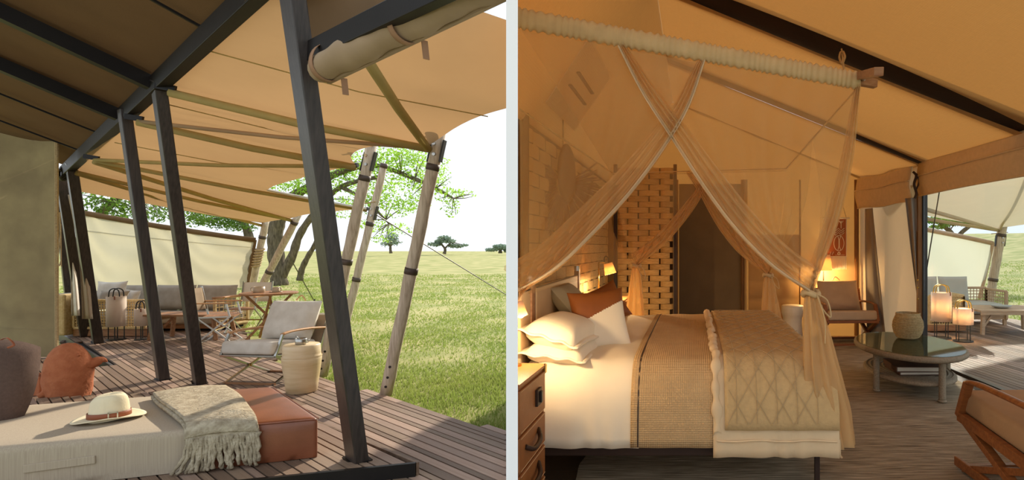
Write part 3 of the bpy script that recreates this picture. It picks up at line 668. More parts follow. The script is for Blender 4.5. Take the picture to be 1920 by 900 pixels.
MB().box((.3, -.9, .08), (1.3, .1, .14)).build('plinth', 'teak', t, bevel=.01)
MB().box((-.15, -.45, .26), (1.2, .9, .2)).build('seat_cushion', 'taupe_cushion', t, smooth=True, bevel=.05, bseg=4)
MB().box((-.42, -.98, .4), (.13, .2, .72)).build('woven_corner', 'rope_weave', t, bevel=.03)
MB().box((-.6, -.6, .58), (.2, .9, .36)).build('side_cushion', 'taupe_cushion', t, smooth=True, bevel=.07, bseg=4)
def pillow(label, p, w, h, th, rot, m, group='scatter pillows on the veranda sofa', name='throw_pillow'):
    M_ = Euler(rot).to_matrix().to_4x4()
    o = MB(M_).pillow(w, h, th, pw=3, pinch=.12).build(name, m, smooth=True); o.location = p
    return tag(o, label, 'pillow', group)
pillow('square taupe pillow with pointed corners standing highest on the sofa corner', P(209, 548, 10.85), .5, .42, .16, (math.radians(80), 0, math.radians(8)), 'cream_cushion')
pillow('cream pillow leaning between the tall lantern and the sofa back', P(241, 560, 10.9), .42, .36, .14, (math.radians(75), .1, math.radians(-10)), 'cream_cushion')
pillow('small grey bolster pillow lying behind the tall lantern', P(213, 558, 10.6), .5, .26, .14, (math.radians(70), .0, math.radians(4)), 'taupe_cushion')
bpx = V((-8.65, 10.15, ZD))
t = thing('teak_bench', 'low teak bench table with splayed legs in front of the sofa', 'table', bpx)
for k in range(5): MB().box((0, -.2+.1*k, .42), (1.3, .092, .03)).build('slat', 'teak', t, bevel=.005)
for x in (-.52, .52):
    for y in (-.18, .18): MB().bar((x*.94, y, .41), (x*1.08, y*1.2, 0), .05, .06).build('leg', 'teak', t, bevel=.006)
    MB().bar((x*.94, -.18, .36), (x*.94, .18, .36), .04, .05).build('rail', 'teak', t)
    MB().bar((x*.98, 0, .2), (x*.6, 0, .4), .03, .03).build('brace', 'teak', t)
def lantern(label, loc, r, z0, z1, glow=None, group='cylindrical lanterns on the veranda', hm='dark_metal', hr=.009):
    t = thing('lantern', label, 'lantern', loc, 0, group)
    MB().lathe([(0, 0), (r*1.0, 0), (r*1.02, .008), (r, .018), (0, .018)], seg=28, cap=False).build('base_plate', 'dark_metal', t, smooth=False)
    for an in (.6, 2.2, 3.7, 5.3): MB().tube([(r*.78*math.cos(an), r*.78*math.sin(an), .015), (r*.78*math.cos(an), r*.78*math.sin(an), z1-.02)], .008, 6).build('rod', 'dark_metal', t)
    MB().lathe([(r, z0), (r, z1)], seg=36, cap=False).build('shade', 'lantern_shade', t, smooth=True, solid=.004)
    MB().lathe([(0, z1-.012), (r*.99, z1-.012)], seg=28, cap=False).build('top_disc', 'lantern_shade', t)
    for sg in (-1, 1):
        MB().tube(bez([(-r*.75, sg*r*.3, z1-.02), (-r*.62, sg*r*.3, z1+.09), (-r*.2, sg*r*.3, z1+.13), (r*.2, sg*r*.3, z1+.13), (r*.62, sg*r*.3, z1+.09), (r*.75, sg*r*.3, z1-.02)]), hr, 6).build('handle', hm, t, smooth=True)
    MB().box((r*.55, -r*.84, z1-.02), (.03, .006, .06)).build('leather_tab', 'tan_leather', t)
    if glow:
        l_ = bpy.data.lights.new('lantern_bulb', 'POINT'); l_.energy = glow; l_.color = (1, .62, .3); l_.shadow_soft_size = .05
        lo = bpy.data.objects.new('lantern_bulb', l_); COL.objects.link(lo); lo.parent = t; lo.location = (0, 0, (z0+z1)/2)
    return t
lantern('tall white cylinder lantern with dark handles in front of the woven sofa end', G(218, 637, ZD), .127, .23, .74)
lantern('short white cylinder lantern with dark handles beside the taller one, veranda', G(266, 637, ZD), .098, .24, .53)
# ================================================================== vegetation
def leaves(name, clusters, n, size, m, parent, seed=1, flat=1.0):
    g = np.random.default_rng(seed); tot = sum(c[1][0]*c[1][2] for c in clusters); vs = []; fs = []
    for c, r in clusters:
        k = max(8, int(n*r[0]*r[2]/tot)); q = g.normal(size=(k, 3)); q /= np.linalg.norm(q, axis=1)[:, None]
        q = q*(g.random(k)**.45)[:, None]*np.array(r)+np.array(c)
        a = g.normal(size=(k, 3)); a /= np.linalg.norm(a, axis=1)[:, None]; b = np.cross(a, g.normal(size=(k, 3))); b /= np.linalg.norm(b, axis=1)[:, None]
        s = size*(.6+.8*g.random(k))[:, None]
        p = np.stack([q-a*s, q+b*s*.45, q+a*s, q-b*s*.45], 1).reshape(-1, 3); base = len(vs)
        vs += [tuple(x) for x in p.tolist()]; fs += [(base+4*i, base+4*i+1, base+4*i+2, base+4*i+3) for i in range(k)]
    mb = MB(); mb.v = vs; mb.f = fs; return mb.build(name, m, parent, world=True)
def tree(label, base, trunk, clusters, n, size, m, seed, group=None, twig=.03, bark='bark'):
    t = thing('tree', label, 'tree', base, 0, group); mb = MB()
    for pts, r in trunk:
        q = bez(pts, 5); mb.tube(q, [lerp(r[0], r[1], i/(len(q)-1))*(1+.08*math.sin(i*1.9)) for i in range(len(q))], 10)
    mb.build('trunk', bark, t, smooth=True, world=True)
    g = random.Random(seed); mb = MB(); src = [p for pts, r in trunk for p in bez(pts, 4)[3:]]
    for c, r in clusters:
        c = V(c); s = min(src, key=lambda p: (V(p)-c).length)
        for k in range(3):
            e = c+V((g.uniform(-1, 1)*r[0], g.uniform(-1, 1)*r[1], g.uniform(-.8, .8)*r[2]))*.8; md = V(s).lerp(e, .55)+V((0, 0, .12*(e-V(s)).length*g.uniform(-.3, 1)))
            mb.tube(bez([s, md, e], 4), [twig*(1-.1*i) for i in range(9)], 5, cap=False)
    if clusters: mb.build('branches', bark, t, smooth=True, world=True)
    if n: leaves('foliage', clusters, n, size, m, t, seed)
    return t
D0 = 26.0; sc = D0/F
def cl(lst, D, dep=1.0): return [((P(x, y, D+(i*.37 % 1-.5)*dep*2)), (rx*D/F, dep, ry*D/F)) for i, (x, y, rx, ry) in enumerate(lst)]
tree('gnarled tree with bright green crown standing on the grass behind the log poles', P(524, 534, D0),
     [([P(524, 537, D0), P(520, 500, D0), P(516, 455, D0), P(522, 415, D0), P(545, 370, D0)], (.36, .26)), ([P(527, 520, D0), P(548, 480, D0), P(562, 440, D0), P(590, 400, D0), P(640, 350, D0), P(720, 330, D0)], (.2, .08)),
      ([P(520, 450, D0), P(500, 420, D0), P(480, 370, D0)], (.22, .1)), ([P(545, 370, D0), P(620, 330, D0), P(700, 310, D0), P(800, 345, D0), P(850, 372, D0)], (.2, .04)), ([P(640, 350, D0), P(690, 380, D0), P(730, 420, D0)], (.1, .03))],
     cl([(540, 346, 55, 22), (600, 335, 50, 35), (660, 325, 45, 40), (700, 300, 45, 28), (745, 310, 50, 35), (780, 340, 45, 30), (815, 320, 30, 40), (840, 365, 28, 16), (870, 362, 22, 8), (845, 390, 12, 20), (640, 390, 30, 25), (690, 375, 40, 28), (740, 385, 40, 25), (735, 430, 40, 14), (690, 420, 30, 14), (775, 380, 30, 20), (720, 350, 40, 20), (760, 290, 40, 18), (600, 385, 26, 18), (715, 448, 22, 8), (560, 375, 20, 14), (790, 300, 20, 14)], D0, .9), 7500, .065, 'leaf', 5)
tree('slim dark leaning trunk just right of the gnarled tree', P(562, 524, 28), [([P(562, 526, 28), P(566, 505, 28), P(578, 480, 28), P(592, 455, 28), P(600, 420, 28)], (.15, .08))], [], 0, .1, 'leaf', 6)
tree('dark leafy tree showing above the left half of the wind screen', P(200, 520, 20), [([P(150, 520, 20), P(160, 440, 20), P(200, 390, 20), P(260, 340, 20)], (.25, .08))],
     cl([(180, 375, 40, 18), (205, 385, 40, 20), (240, 385, 30, 14), (250, 405, 25, 8), (215, 398, 30, 10), (285, 395, 25, 22), (300, 405, 18, 14), (320, 390, 30, 20)], 20, .7), 1300, .06, 'leaf_dark', 8, 'trees beyond the wind screen')
tree('olive bushy tree showing above the right half of the wind screen', P(420, 520, 22), [([P(470, 525, 22), P(466, 440, 22), P(440, 400, 22), P(400, 370, 22)], (.2, .06))],
     cl([(400, 410, 40, 16), (430, 418, 40, 16), (370, 412, 22, 14), (455, 425, 22, 10), (360, 400, 16, 14)], 22, .7), 1500, .06, 'leaf_dark', 9, 'trees beyond the wind screen')
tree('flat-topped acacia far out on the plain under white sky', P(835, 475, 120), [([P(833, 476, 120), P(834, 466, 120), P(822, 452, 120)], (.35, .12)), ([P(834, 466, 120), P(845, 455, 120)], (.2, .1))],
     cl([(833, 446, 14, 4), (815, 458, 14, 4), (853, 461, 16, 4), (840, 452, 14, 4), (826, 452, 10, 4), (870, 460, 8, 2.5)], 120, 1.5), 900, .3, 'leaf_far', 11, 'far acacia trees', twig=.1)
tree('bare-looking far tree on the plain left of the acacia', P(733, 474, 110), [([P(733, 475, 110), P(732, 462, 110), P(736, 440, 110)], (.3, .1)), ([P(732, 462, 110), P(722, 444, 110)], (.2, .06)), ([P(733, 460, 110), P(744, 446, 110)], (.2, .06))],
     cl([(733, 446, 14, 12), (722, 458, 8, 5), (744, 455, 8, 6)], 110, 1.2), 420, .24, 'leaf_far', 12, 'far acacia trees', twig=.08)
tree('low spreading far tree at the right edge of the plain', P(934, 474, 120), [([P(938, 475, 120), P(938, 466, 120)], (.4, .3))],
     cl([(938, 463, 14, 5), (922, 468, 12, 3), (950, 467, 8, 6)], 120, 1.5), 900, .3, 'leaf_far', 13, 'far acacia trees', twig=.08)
def inside(p, polyg):
    c = False; n = len(polyg)
    for i in range(n):
        a, b = polyg[i], polyg[i-1]
        if (a[1] > p[1]) != (b[1] > p[1]) and p[0] < (b[0]-a[0])*(p[1]-a[1])/(b[1]-a[1])+a[0]: c = not c
    return c
def grass(n, pxr, Dr, seed, pw=1.6):
    g = random.Random(seed); vs = []; fs = []
    dp_ = [(p.x, p.y) for p in deck_poly]
    for _ in range(n):
        u = g.random(); D = Dr[0]*(Dr[1]/Dr[0])**(u**pw*.98); px = g.uniform(*pxr); x = (px-CX)/F*D; y = D
        if D < 13 and inside((x, y), dp_): continue
        if -1.6 < x < 7.4 and y < 13.7: continue
        if px < 1130 and px > 948 and y < 5: continue
        nz_ = math.sin(x*1.3+2*math.sin(y*.7))*math.sin(y*1.1+1.5*math.sin(x*.9))
        if g.random() > .62+.5*nz_: continue
        h = g.uniform(.02, .055)*(1+.012*D)*(1.35 if D < 8 else 1); w = .004+.0008*D; an = g.uniform(0, 6.28); z = ground_z(x, y)+.0
        dx, dy = w*math.cos(an), w*math.sin(an); lx, ly = g.uniform(-.6, .6)*h, g.uniform(-.6, .6)*h; b = len(vs)
        vs += [(x-dx, y-dy, z-.01), (x+dx, y+dy, z-.01), (x+lx, y+ly, z+h)]; fs.append((b, b+1, b+2))
    return vs, fs
mb = MB()
for args in ((95000, (560, 1130), (5.0, 38), 1), (5000, (95, 165), (11, 26), 2), (9000, (430, 640), (11.5, 34), 3), (9000, (1835, 1990), (12.5, 40), 4)):
    v_, f_ = grass(*args); mb.add(v_, f_)
tag(mb.build('grass', 'grass_blade'), 'short green and straw-coloured grass growing on the plain', 'grass', kind='stuff')
# ================================================================== bedroom tent: materials
mat('net', '#efcf98', var=.03, rough=.95, bump=0, trans=.55, tcol='#f0c070', alpha=.34, spec=.05)
mat('net_dense', '#e6c690', var=.08, scale=30, stretch=(1, 1, .1), rough=.95, bump=.1, bscale=30, trans=.4, tcol='#e8b468', alpha=.55, spec=.05)
mat('net_hem', '#efe0c2', var=.04, rough=.95, bump=.1, trans=.3, alpha=.88, spec=.05)
mat('valance', '#d8ba8a', var=.08, scale=12, rough=.95, bump=.2, bscale=40, trans=.15)
mat('ceiling_canvas', '#c39c68', var=.05, scale=18, stretch=(1, 6, 1), rough=.95, bump=.12, weave=1, wscale=22, trans=.27, tcol='#cc8f4a')
mat('pelmet', '#d9bd92', var=.05, scale=18, rough=.95, bump=.12, weave=1, wscale=22)
mat('quilt_seam', '#b39b74', var=.05, rough=.95, bump=0)
mat('dark_roof', '#2b1a0e', var=.15, rough=.95)
mat('wall_canvas', '#b1905e', var=.07, scale=4, rough=.95, bump=.12, bscale=12, trans=.22, tcol='#c48c4a')
mat('flap_canvas', '#7d6646', var=.08, scale=3, rough=.95, bump=.1, bscale=10)
mat('pole_wood', '#7c5328', var=.2, stretch=(10, 10, 1), rough=.6, bump=.1)
mat('weave_strip', '#b98a4c', var=.22, scale=14, stretch=(1, 1, 6), rough=.75, bump=.2, bscale=40, col2='#d3a868', rnd=.16)
mat('weave_pale', '#bf9c66', var=.15, scale=14, stretch=(1, 1, 6), rough=.85, bump=.2, bscale=40, col2='#d4b47e', rnd=.1)
mat('weave_back', '#3a2614', var=.2, rough=.95)
mat('raffia', '#8a5a36', var=.25, scale=30, rough=.95, bump=0)
mat('mat_back', '#6e5330', var=.2, scale=10, rough=.95)
mat('white_linen', '#eedfc4', var=.03, scale=5, rough=.95, bump=.15, bscale=9)
mat('cream_linen', '#dfc39a', var=.05, scale=6, rough=.95, bump=.3, bscale=12)
mat('knit', '#c4a274', var=.06, scale=10, rough=.98, bump=.35, weave=1, wscale=24)
mat('quilt', '#c6a573', var=.06, scale=30, rough=.95, bump=.35, bscale=60)
mat('grey_pillow', '#a3977c', var=.05, rough=.95, bump=.12, bscale=12)
mat('cushion_leather', '#8a4f22', var=.1, scale=6, rough=.5, bump=.15, bscale=30)
mat('chest_leather', '#8f5a30', var=.08, scale=6, rough=.5, bump=.12, bscale=120, col2='#a3693a')
mat('headboard_leather', '#cfae84', var=.05, scale=5, rough=.6, bump=.08, bscale=60)
mat('dark_leather', '#38261c', var=.1, rough=.5, bump=.05)
mat('teak_dark', '#7a4522', var=.2, scale=6, stretch=(1, 9, 9), rough=.4, bump=.08, col2='#9a5d30')
mat('rug', '#85745d', var=.2, scale=9, stretch=(.45, 11, 1), rough=1, bump=1, bscale=40, contrast=(.38, .62), col2='#ccb697', spec=.05)
mat('dark_board', '#4a3826', var=.2, scale=5, stretch=(.4, 6, 6), rough=.6, bump=.15, bscale=30, rnd=.15)
mat('white_ceramic', '#e2d3b8', var=.04, rough=.45, bump=.05, spec=.5)
mat('lamp_white', '#f3e6cf', var=.02, rough=.8, bump=.03, trans=.35, tcol='#ffdca6')
mat('bulb', '#fff0d0', emit='#ffd79a', estr=12, bump=0)
mat('seagrass', '#a68a5c', var=.25, scale=50, rough=.95, bump=.7, bscale=140, col2='#c5aa7c')
mat('jute_table', '#8d7d66', var=.2, scale=70, rough=.95, bump=.8, bscale=150, col2='#a8977e')
mat('book_cover', '#6d5040', var=.06, rough=.7, bump=.1)
mat('book_pages', '#d8cbb6', var=.1, scale=60, stretch=(.2, .2, 8), rough=.9, bump=.2)
mat('taupe_seat', '#a8835c', var=.05, scale=8, rough=.95, bump=.12, bscale=60)
mat('sand_seat', '#bda183', var=.05, scale=8, rough=.95, bump=.12, bscale=60)
mat('hanging_rust', '#a45c34', var=.06, rough=.95, bump=.2, bscale=150)
mat('hanging_cream', '#e0d0b2', var=.06, rough=.95, bump=.3, bscale=100)
mat('window_cloth', '#d0b996', var=.04, scale=4, rough=.95, bump=.2, bscale=7, trans=.34, tcol='#d2bd9c')
mat('screen_pale', '#e4e2d2', var=.04, scale=2.2, rough=.85, bump=.25, bscale=5, trans=.4, tcol='#dfe0cc')
mat('curtain_grey', '#a59a8c', var=.05, scale=5, rough=.95, bump=.1, trans=.25)
mat('frame_black', '#1a1a18', rough=.4, bump=0, spec=.5)
mat('ext_canvas', '#d8cdb8', var=.04, scale=3, rough=.9, bump=.1, bscale=7, trans=.4, tcol='#d8c8a8')
mat('grey_cushion', '#b7b6ad', var=.04, rough=.95, bump=.1, bscale=12)
mat('teak_grey', '#b19273', var=.15, scale=6, stretch=(1, 9, 9), rough=.6, bump=.1, col2='#c6aa8b')
mat('grey_bowl', '#b5b8b2', var=.08, rough=.4, bump=.05)
def glass_mat(name, tint, fac):
    m = bpy.data.materials.new(name); m.use_nodes = True; n, l = m.node_tree.nodes, m.node_tree.links; n.clear()
    o = n.new('ShaderNodeOutputMaterial'); tp = n.new('ShaderNodeBsdfTransparent'); tp.inputs[0].default_value = (*tint, 1)
    gl = n.new('ShaderNodeBsdfGlossy'); gl.inputs['Roughness'].default_value = .02; mx = n.new('ShaderNodeMixShader')
    mx.inputs[0].default_value = fac; l.new(tp.outputs[0], mx.inputs[1]); l.new(gl.outputs[0], mx.inputs[2]); l.new(mx.outputs[0], o.inputs[0]); MATS[name] = m
glass_mat('pane_glass', (.93, .96, .97), .05); glass_mat('table_glass', (.72, .78, .72), .22)
# ================================================================== bedroom shell
XW = -1.33                       # wall behind the headboard
XG = 3.12                        # glazed side
YB = 10.0
fl = [(-.3, .6), (-1.27, 4.2), (XW-.05, 4.6), (XW-.05, YB), (2.9, YB), (3.08, 7.9), (3.2, 5.5), (3.3, .6)]
floor_room = struct(MB().prism(fl, -.2, -.028).build('floor_room', 'deck_under'))
boards([(-.45, 1.2), (-1.27, 4.2), (XW-.05, 4.6), (XW-.05, 8.6), (-.6, 8.6), (-.6, 1.2)], math.radians(90), [.13], 0, .028, floor_room, ['dark_board'], gap=.004, name='plank')
boards([(2.85, 1.0), (2.85, 9.9), (3.1, 9.9), (3.22, 1.0)], math.radians(90), [.13], 0, .028, floor_room, ['dark_board'], gap=.004, name='plank')
def rugf(u, v):
    x, y = lerp(-.76, 2.93, u), lerp(1.0, 9.2, v)
    return (x+.015*math.sin(y*9), y, .012+.003*math.sin(y*26+1.5*math.sin(x*2.1))+.003*math.sin(x*5+y*3))
o = MB().grid(rugf, 40, 160).build('jute_rug', 'rug', smooth=True); tag(o, 'large brown-grey hand-woven rug covering the bedroom floor', 'rug')
# side wall of woven matting behind the headboard
wall_l = struct(MB().box((XW-.03, 7.3, 1.2), (.04, 5.4, 2.66)).build('wall_left', 'mat_back'))
struct(MB().box((-1.385, 4.63, 1.25), (.17, .03, 2.6)).build('wall_return', 'mat_back'))
SEG = {}
def seg_mesh(L, h, bulge, m):
    k = (round(L, 3), h, m)
    if k not in SEG:
        f = lambda u, v: (L*(u-.5), -bulge*math.sin(u*math.pi)**.6-.004*math.sin(v*math.pi), h*(v-.5))
        me = bpy.data.meshes.new('strip'); b = MB().grid(f, 8, 2); me.from_pydata(b.v, [], b.f); me.materials.append(MATS[m]); me.polygons.foreach_set('use_smooth', [True]*len(me.polygons)); SEG[k] = me
    return SEG[k]
def weave_rows(parent, p0, p1, z0, rows, pitch, L, h, bulge, m, rz, gap=.022):
    p0, p1 = V(p0), V(p1); T = (p1-p0).length; d = (p1-p0).normalized(); base = root_loc(parent)
    for r in range(rows):
        s = -(r % 2)*L/2
        while s < T-.02:
            a, b = max(0, s), min(T, s+L-gap); s += L
            if b-a < .03: continue
            o = bpy.data.objects.new('strip', seg_mesh(b-a, h, bulge, m)); COL.objects.link(o); o.parent = parent
            o.location = p0+d*((a+b)/2)+V((0, 0, z0+r*pitch))-base; o.rotation_euler = (0, 0, rz)
weave_rows(wall_l, (XW+.01, 9.0, 0), (XW+.01, 4.66, 0), .55, 17, .115, .42, .108, .022, 'weave_pale', math.pi/2, .018)
# woven screen panel
scx0, scx1, scY = P(1158, 400, 8.6).x, P(1262, 400, 8.6).x, 8.6
t = thing('woven_screen', 'tall basket-weave screen panel standing behind the bedside table', 'screen', ((scx0+scx1)/2, scY, 0))
weave_rows(t, (scx0, scY, 0), (scx1, scY, 0), .12, 31, .083, .315, .079, .04, 'weave_strip', 0, .022)
for x in (scx0-.03, scx1+.03): MB().box((x, scY, 1.35), (.05, .06, 2.7)).build('frame_post', 'dark_leather', t, world=True)
MB().box(((scx0+scx1)/2, scY+.03, 1.35), (scx1-scx0, .01, 2.6)).build('backing', 'weave_back', t, world=True)
# back wall of canvas with a dark door flap and pleats
XR = -.35
def cz(x): return 2.58+.405*(XG-x) if x >= XR else 2.58+.405*(XG-XR)-(XR-x)*1.5
def backw(u, v): return (lerp(XW-.02, 3.0, u), YB+.03*math.sin(u*31)*math.sin(v*2), lerp(-.05, cz(lerp(XW-.02, 3.0, u))+.01, v))
wall_b = struct(MB().grid(backw, 40, 20).build('wall_back', 'wall_canvas', smooth=True))
def onback(px, py, d=.06): return P(px, py, YB-d)
def flapf(u, v): return onback(lerp(1273, 1392, u), lerp(600, 345, v), .1+.02*math.sin(u*3.1)*math.sin(v*5))
MB().grid(flapf, 14, 14).build('door_flap', 'flap_canvas', wall_b, smooth=True)
for px, w, m in ((1268, .07, 'pole_wood'), (1392, .05, 'pole_wood'), (1398, .06, 'wall_canvas'), (1500, .03, 'pole_wood'), (1606, .08, 'pole_wood')):
    p = onback(px, 500, .14); MB().tube([(p.x, p.y, 0), (p.x, p.y, 2.62)], w/2, 8).build('wall_pole', m, wall_b)
def pleat(u, v):
    p = onback(lerp(1403, 1500, u), lerp(632, 440, v), .06); p.y += -.03*abs(math.sin(v*math.pi*5.5))*(.6+.4*math.sin(u*4)); return p
MB().grid(pleat, 12, 44).build('pleated_roll', 'wall_canvas', wall_b, smooth=True)
# canvas ceiling in three widths with dark slits between them
def ceil_panel(y0f, y1f, name):
    def f(u, v):
        x = lerp(XG+.05, XR, u); y = lerp(y0f(u), y1f(u), v); return (x, y, cz(x)-.10*math.sin(v*math.pi)*math.sin(min(1, u*1.1)*math.pi)-.01)
    return struct(MB().grid(f, 40, 24).build(name, 'ceiling_canvas', smooth=True))
bow = lambda u: .27*math.sin(min(1, .04+u*.8)*math.pi)**.7
ceil_panel(lambda u: .7, lambda u: 5.46-bow(u), 'ceiling_1')
ceil_panel(lambda u: 5.52+bow(u)*.35, lambda u: 7.78-bow(u)*.5, 'ceiling_2')
ceil_panel(lambda u: 7.86+bow(u)*.2, lambda u: YB+.05, 'ceiling_3')
def c4(u, v):
    y = lerp(.7, YB+.05, u); xl = max(XW-.02, (954-CX)/F*y); x = lerp(XR, xl, v); return (x, y, cz(x)-.03*math.sin(v*3.14)*math.sin(u*9)**2)
cl4 = struct(MB().grid(c4, 60, 10).build('ceiling_4', 'ceiling_canvas', smooth=True))
def c4n(x, y, d=.02): return V((x, y, cz(x)))+V((.83, 0, -.55))*d
fv = MB().grid(lambda u, v: c4n(lerp(-1.22, -.86, v), lerp(4.75, 5.9, u), .03), 4, 4).build('vent_flap', 'pelmet', cl4, solid=.01)
for k in (0, .07): MB().bar(c4n(-1.08+k, 4.95, .045), c4n(-1.08+k, 5.65, .045), .03, .012).build('vent_slot', 'dark_roof', cl4)
for n_, (ya, yb) in enumerate(((5.2, 5.72), (7.6, 8.0))):
    struct(MB().grid(lambda u, v: (lerp(XG+.1, XR-.05, u), lerp(ya, yb, v), cz(max(XR, lerp(XG+.1, XR-.05, u)))+.03), 4, 2).build('trim_%d' % (7+n_), 'dark_roof', solid=.02))
# glazed side: posts, panes, track, pelmet
def gx(y): return lerp(3.07, 3.22, (7.85-y)/2.4)
tr = struct(MB().bar((gx(7.85), 7.85, .01), (gx(1), 1, .01), .07, .05).build('trim_4', 'frame_black'))
win = struct(MB().box((gx(7.85)+.02, 7.85, 1.15), (.06, .07, 2.3)).build('window_1', 'frame_black'))
MB().box((gx(7.85)-.045, 7.86, 1.15), (.05, .06, 2.3)).build('timber_stile', 'pole_wood', win)
for y0, y1 in ((7.8, 4.6), (4.55, 1.0)):
    MB().bar((gx(y0), y0, 1.15), (gx(y1), y1, 1.15), .008, 2.2).build('pane', 'pane_glass', win)
    MB().bar((gx(y1), y1, 0), (gx(y1), y1, 2.3), .04, .05).build('stile', 'frame_black', win)
MB().bar((gx(7.85), 7.85, 2.28), (gx(1), 1, 2.28), .06, .06).build('head_rail', 'frame_black', win)
for z in (.95, 1.05, .8): MB().tube([(gx(7.85)-.07, 7.82, z), (gx(7.85)-.085, 7.81, z)], .012, 8).build('button', 'brass', win)
def pel(y0, y1, x0, x1, zt, zb, name):
    def f(u, v):
        y = lerp(y0, y1, u); x = lerp(x0, x1, u)-.05-.05*math.sin(min(1, v*1.02)*math.pi*.9)*(1 if v < .62 else .75); return (x, y+.0, lerp(zb, zt, v)+.012*math.sin(u*9))
    o = struct(MB().grid(f, 24, 14).build(name, 'pelmet', smooth=True, solid=.015))
    MB().tube([V(f(i/24, .6))+V((-.012, 0, 0)) for i in range(25)], .012, 6).build('fold', 'pelmet', o, smooth=True)
    MB().tube([V(f(i/24, .02))+V((-.006, 0, 0)) for i in range(25)], .012, 6).build('hem', 'pelmet', o, smooth=True)
pel(7.78, 1.0, gx(7.8)-.02, gx(1)-.02, 2.6, 2.16, 'trim_5'); pel(7.92, 9.5, 3.02, 2.72, 2.58, 2.1, 'trim_6')
t = thing('knotted_cord', 'dark knotted cord where two roof pelmets meet above the window post', 'cord', P(1719, 345, 7.75))
MB().tube(bez([P(1712, 322, 7.72), P(1718, 330, 7.7), P(1714, 345, 7.7), P(1718, 362, 7.7), P(1715, 372, 7.7)]), .018, 6).build('cord', 'dark_leather', t, world=True)
MB().tube(bez([P(1718, 325, 7.7), P(1723, 340, 7.7), P(1718, 355, 7.7)]), .012, 6).build('loop', 'dark_leather', t, world=True)
# translucent canvas window beside the glazing, with two loose curtains
w0, w1 = V((3.06, 7.95, 0)), V((2.84, 9.95, 0))
def wf(u, v): p = w0.lerp(w1, u); return (p.x+.03*math.sin(u*12)*v, p.y, lerp(0, 2.7, v))
wn2 = struct(MB().grid(wf, 24, 14).build('window_2', 'window_cloth', smooth=True))
def loose(label, L, R_, D0_, D1_, grp):
    t = thing('window_curtain', label, 'curtain', P(*L[-1], D0_), 0, grp)
    def f(u, v):
        a, b = poly([(x, y, 0) for x, y in L], v), poly([(x, y, 0) for x, y in R_], v); q = a.lerp(b, u); D = lerp(D0_, D1_, u)-.1+.035*math.sin(u*9)
        return P(q.x, q.y, D)
    MB().grid(f, 16, 20).build('cloth', 'curtain_grey', t, smooth=True, solid=.005, world=True)
loose('grey-beige curtain pulled aside at the back corner of the canvas window', [(1622, 392), (1622, 500), (1626, 640)], [(1636, 390), (1645, 480), (1662, 645)], 9.35, 8.9, 'curtains of the canvas window')
loose('grey-beige curtain gathered beside the timber window post', [(1697, 372), (1708, 470), (1720, 560)], [(1718, 370), (1721, 470), (1723, 565)], 8.05, 7.95, 'curtains of the canvas window')
# ================================================================== bed
bed = thing('bed', 'wide double bed with cream bedding under a hanging net', 'bed', (-.05, 4.95, 0))
BY0, BY1, BX0, BX1 = 3.58, 6.3, -1.06, .84
def path_y(v, lift, zb):         # far side -> across the top -> down the near side
    pts = [V((0, BY1+.04+lift, .45)), V((0, BY1+.02+lift, .68+lift)), V((0, BY1-.14, .755+lift)), V((0, 5.6, .775+lift)), V((0, 4.6, .775+lift)), V((0, 3.9, .76+lift)), V((0, 3.72-lift*.5, .725+lift)), V((0, 3.62-lift, .62)), V((0, BY0-lift, .46)), V((0, BY0-.01-lift, zb))]
    q = poly(bez(pts, 5), v); return q.y, q.z
def cover(name, m, x0, x1, lift, zb, nu=24, nv=60, wr=.004, foot=None, hemn=0, v0=0.0, skew=0.0, fold=0.0, solid=.008):
    def f(u, v):
        y, z = path_y(lerp(v0, 1, v), lift, zb); x = lerp(x0, x1, u)+skew*(v-.5)
        z += wr*math.sin(x*23+y*5+2*math.sin(y*3))*(1 if z > .5 else .4); k = max(0, (.62-z))/.4
        y -= fold*k*(.5+.5*math.sin(x*38+math.sin(x*11)*2))
        if foot is not None and x > foot:
            e = x-foot; zz = .765+lift-(e*1.9)**1.15*1.1; 
            z = min(z, max(zz, zb)); x = foot+min(e, .07)+.05*max(0, e-.07)
        return (x, y, z)
    return MB().grid(f, nu, nv).build(name, m, bed, smooth=True, solid=solid, world=True)
MB().box((-.1, 4.95, .5), (1.84, 2.6, .42)).build('mattress', 'white_linen', bed, world=True, bevel=.06, bseg=3)
cover('bottom_sheet', 'white_linen', -1.06, .84, 0, .3, 30, 50)
cover('top_sheet', 'white_linen', -.98, -.33, .018, .28, 24, 60, wr=.005, fold=.015)
cover('knitted_blanket', 'knit', -.38, .5, .03, .285, 30, 70, wr=.002)
cover('linen_throw', 'cream_linen', .12, 1.34, .045, .235, 50, 70, wr=.006, foot=.8, fold=.018)
cover('quilt', 'quilt', .19, .98, .065, .40, 30, 60, wr=.003, foot=.8)
# stitched diamonds of the quilt
def qp(x, v): 
    y, z = path_y(v, .072, .40); return V((x, y-.004, z+.004))
for i in range(14):
    for sg in (1, -1):
        pts = []
        for k in range(61):
            v = .12+.87*k/60; x = .2+((i*.135+sg*(k/60)*1.75) % 1.89)
            if .2 < x < .8: pts.append(qp(x, v))
            else:
                if len(pts) > 2: MB().tube(pts, .0022, 4, cap=False).build('stitch_line', 'quilt_seam', bed, world=True)
                pts = []
        if len(pts) > 2: MB().tube(pts, .0022, 4, cap=False).build('stitch_line', 'quilt_seam', bed, world=True)
for i in range(5):
    MB().tube([qp(.2+.135*(i+.5)*.9, v) for v in np.linspace(.12, .99, 40)], .0022, 4, cap=False).build('stitch_line', 'quilt_seam', bed, world=True)
for z0 in (.335,): MB().tube([V((x, path_y(1, .05, z0)[0]-.012, z0+.004*math.sin(x*20))) for x in np.linspace(.14, .86, 20)], .006, 5).build('hem_line', 'cream_linen', bed, world=True)
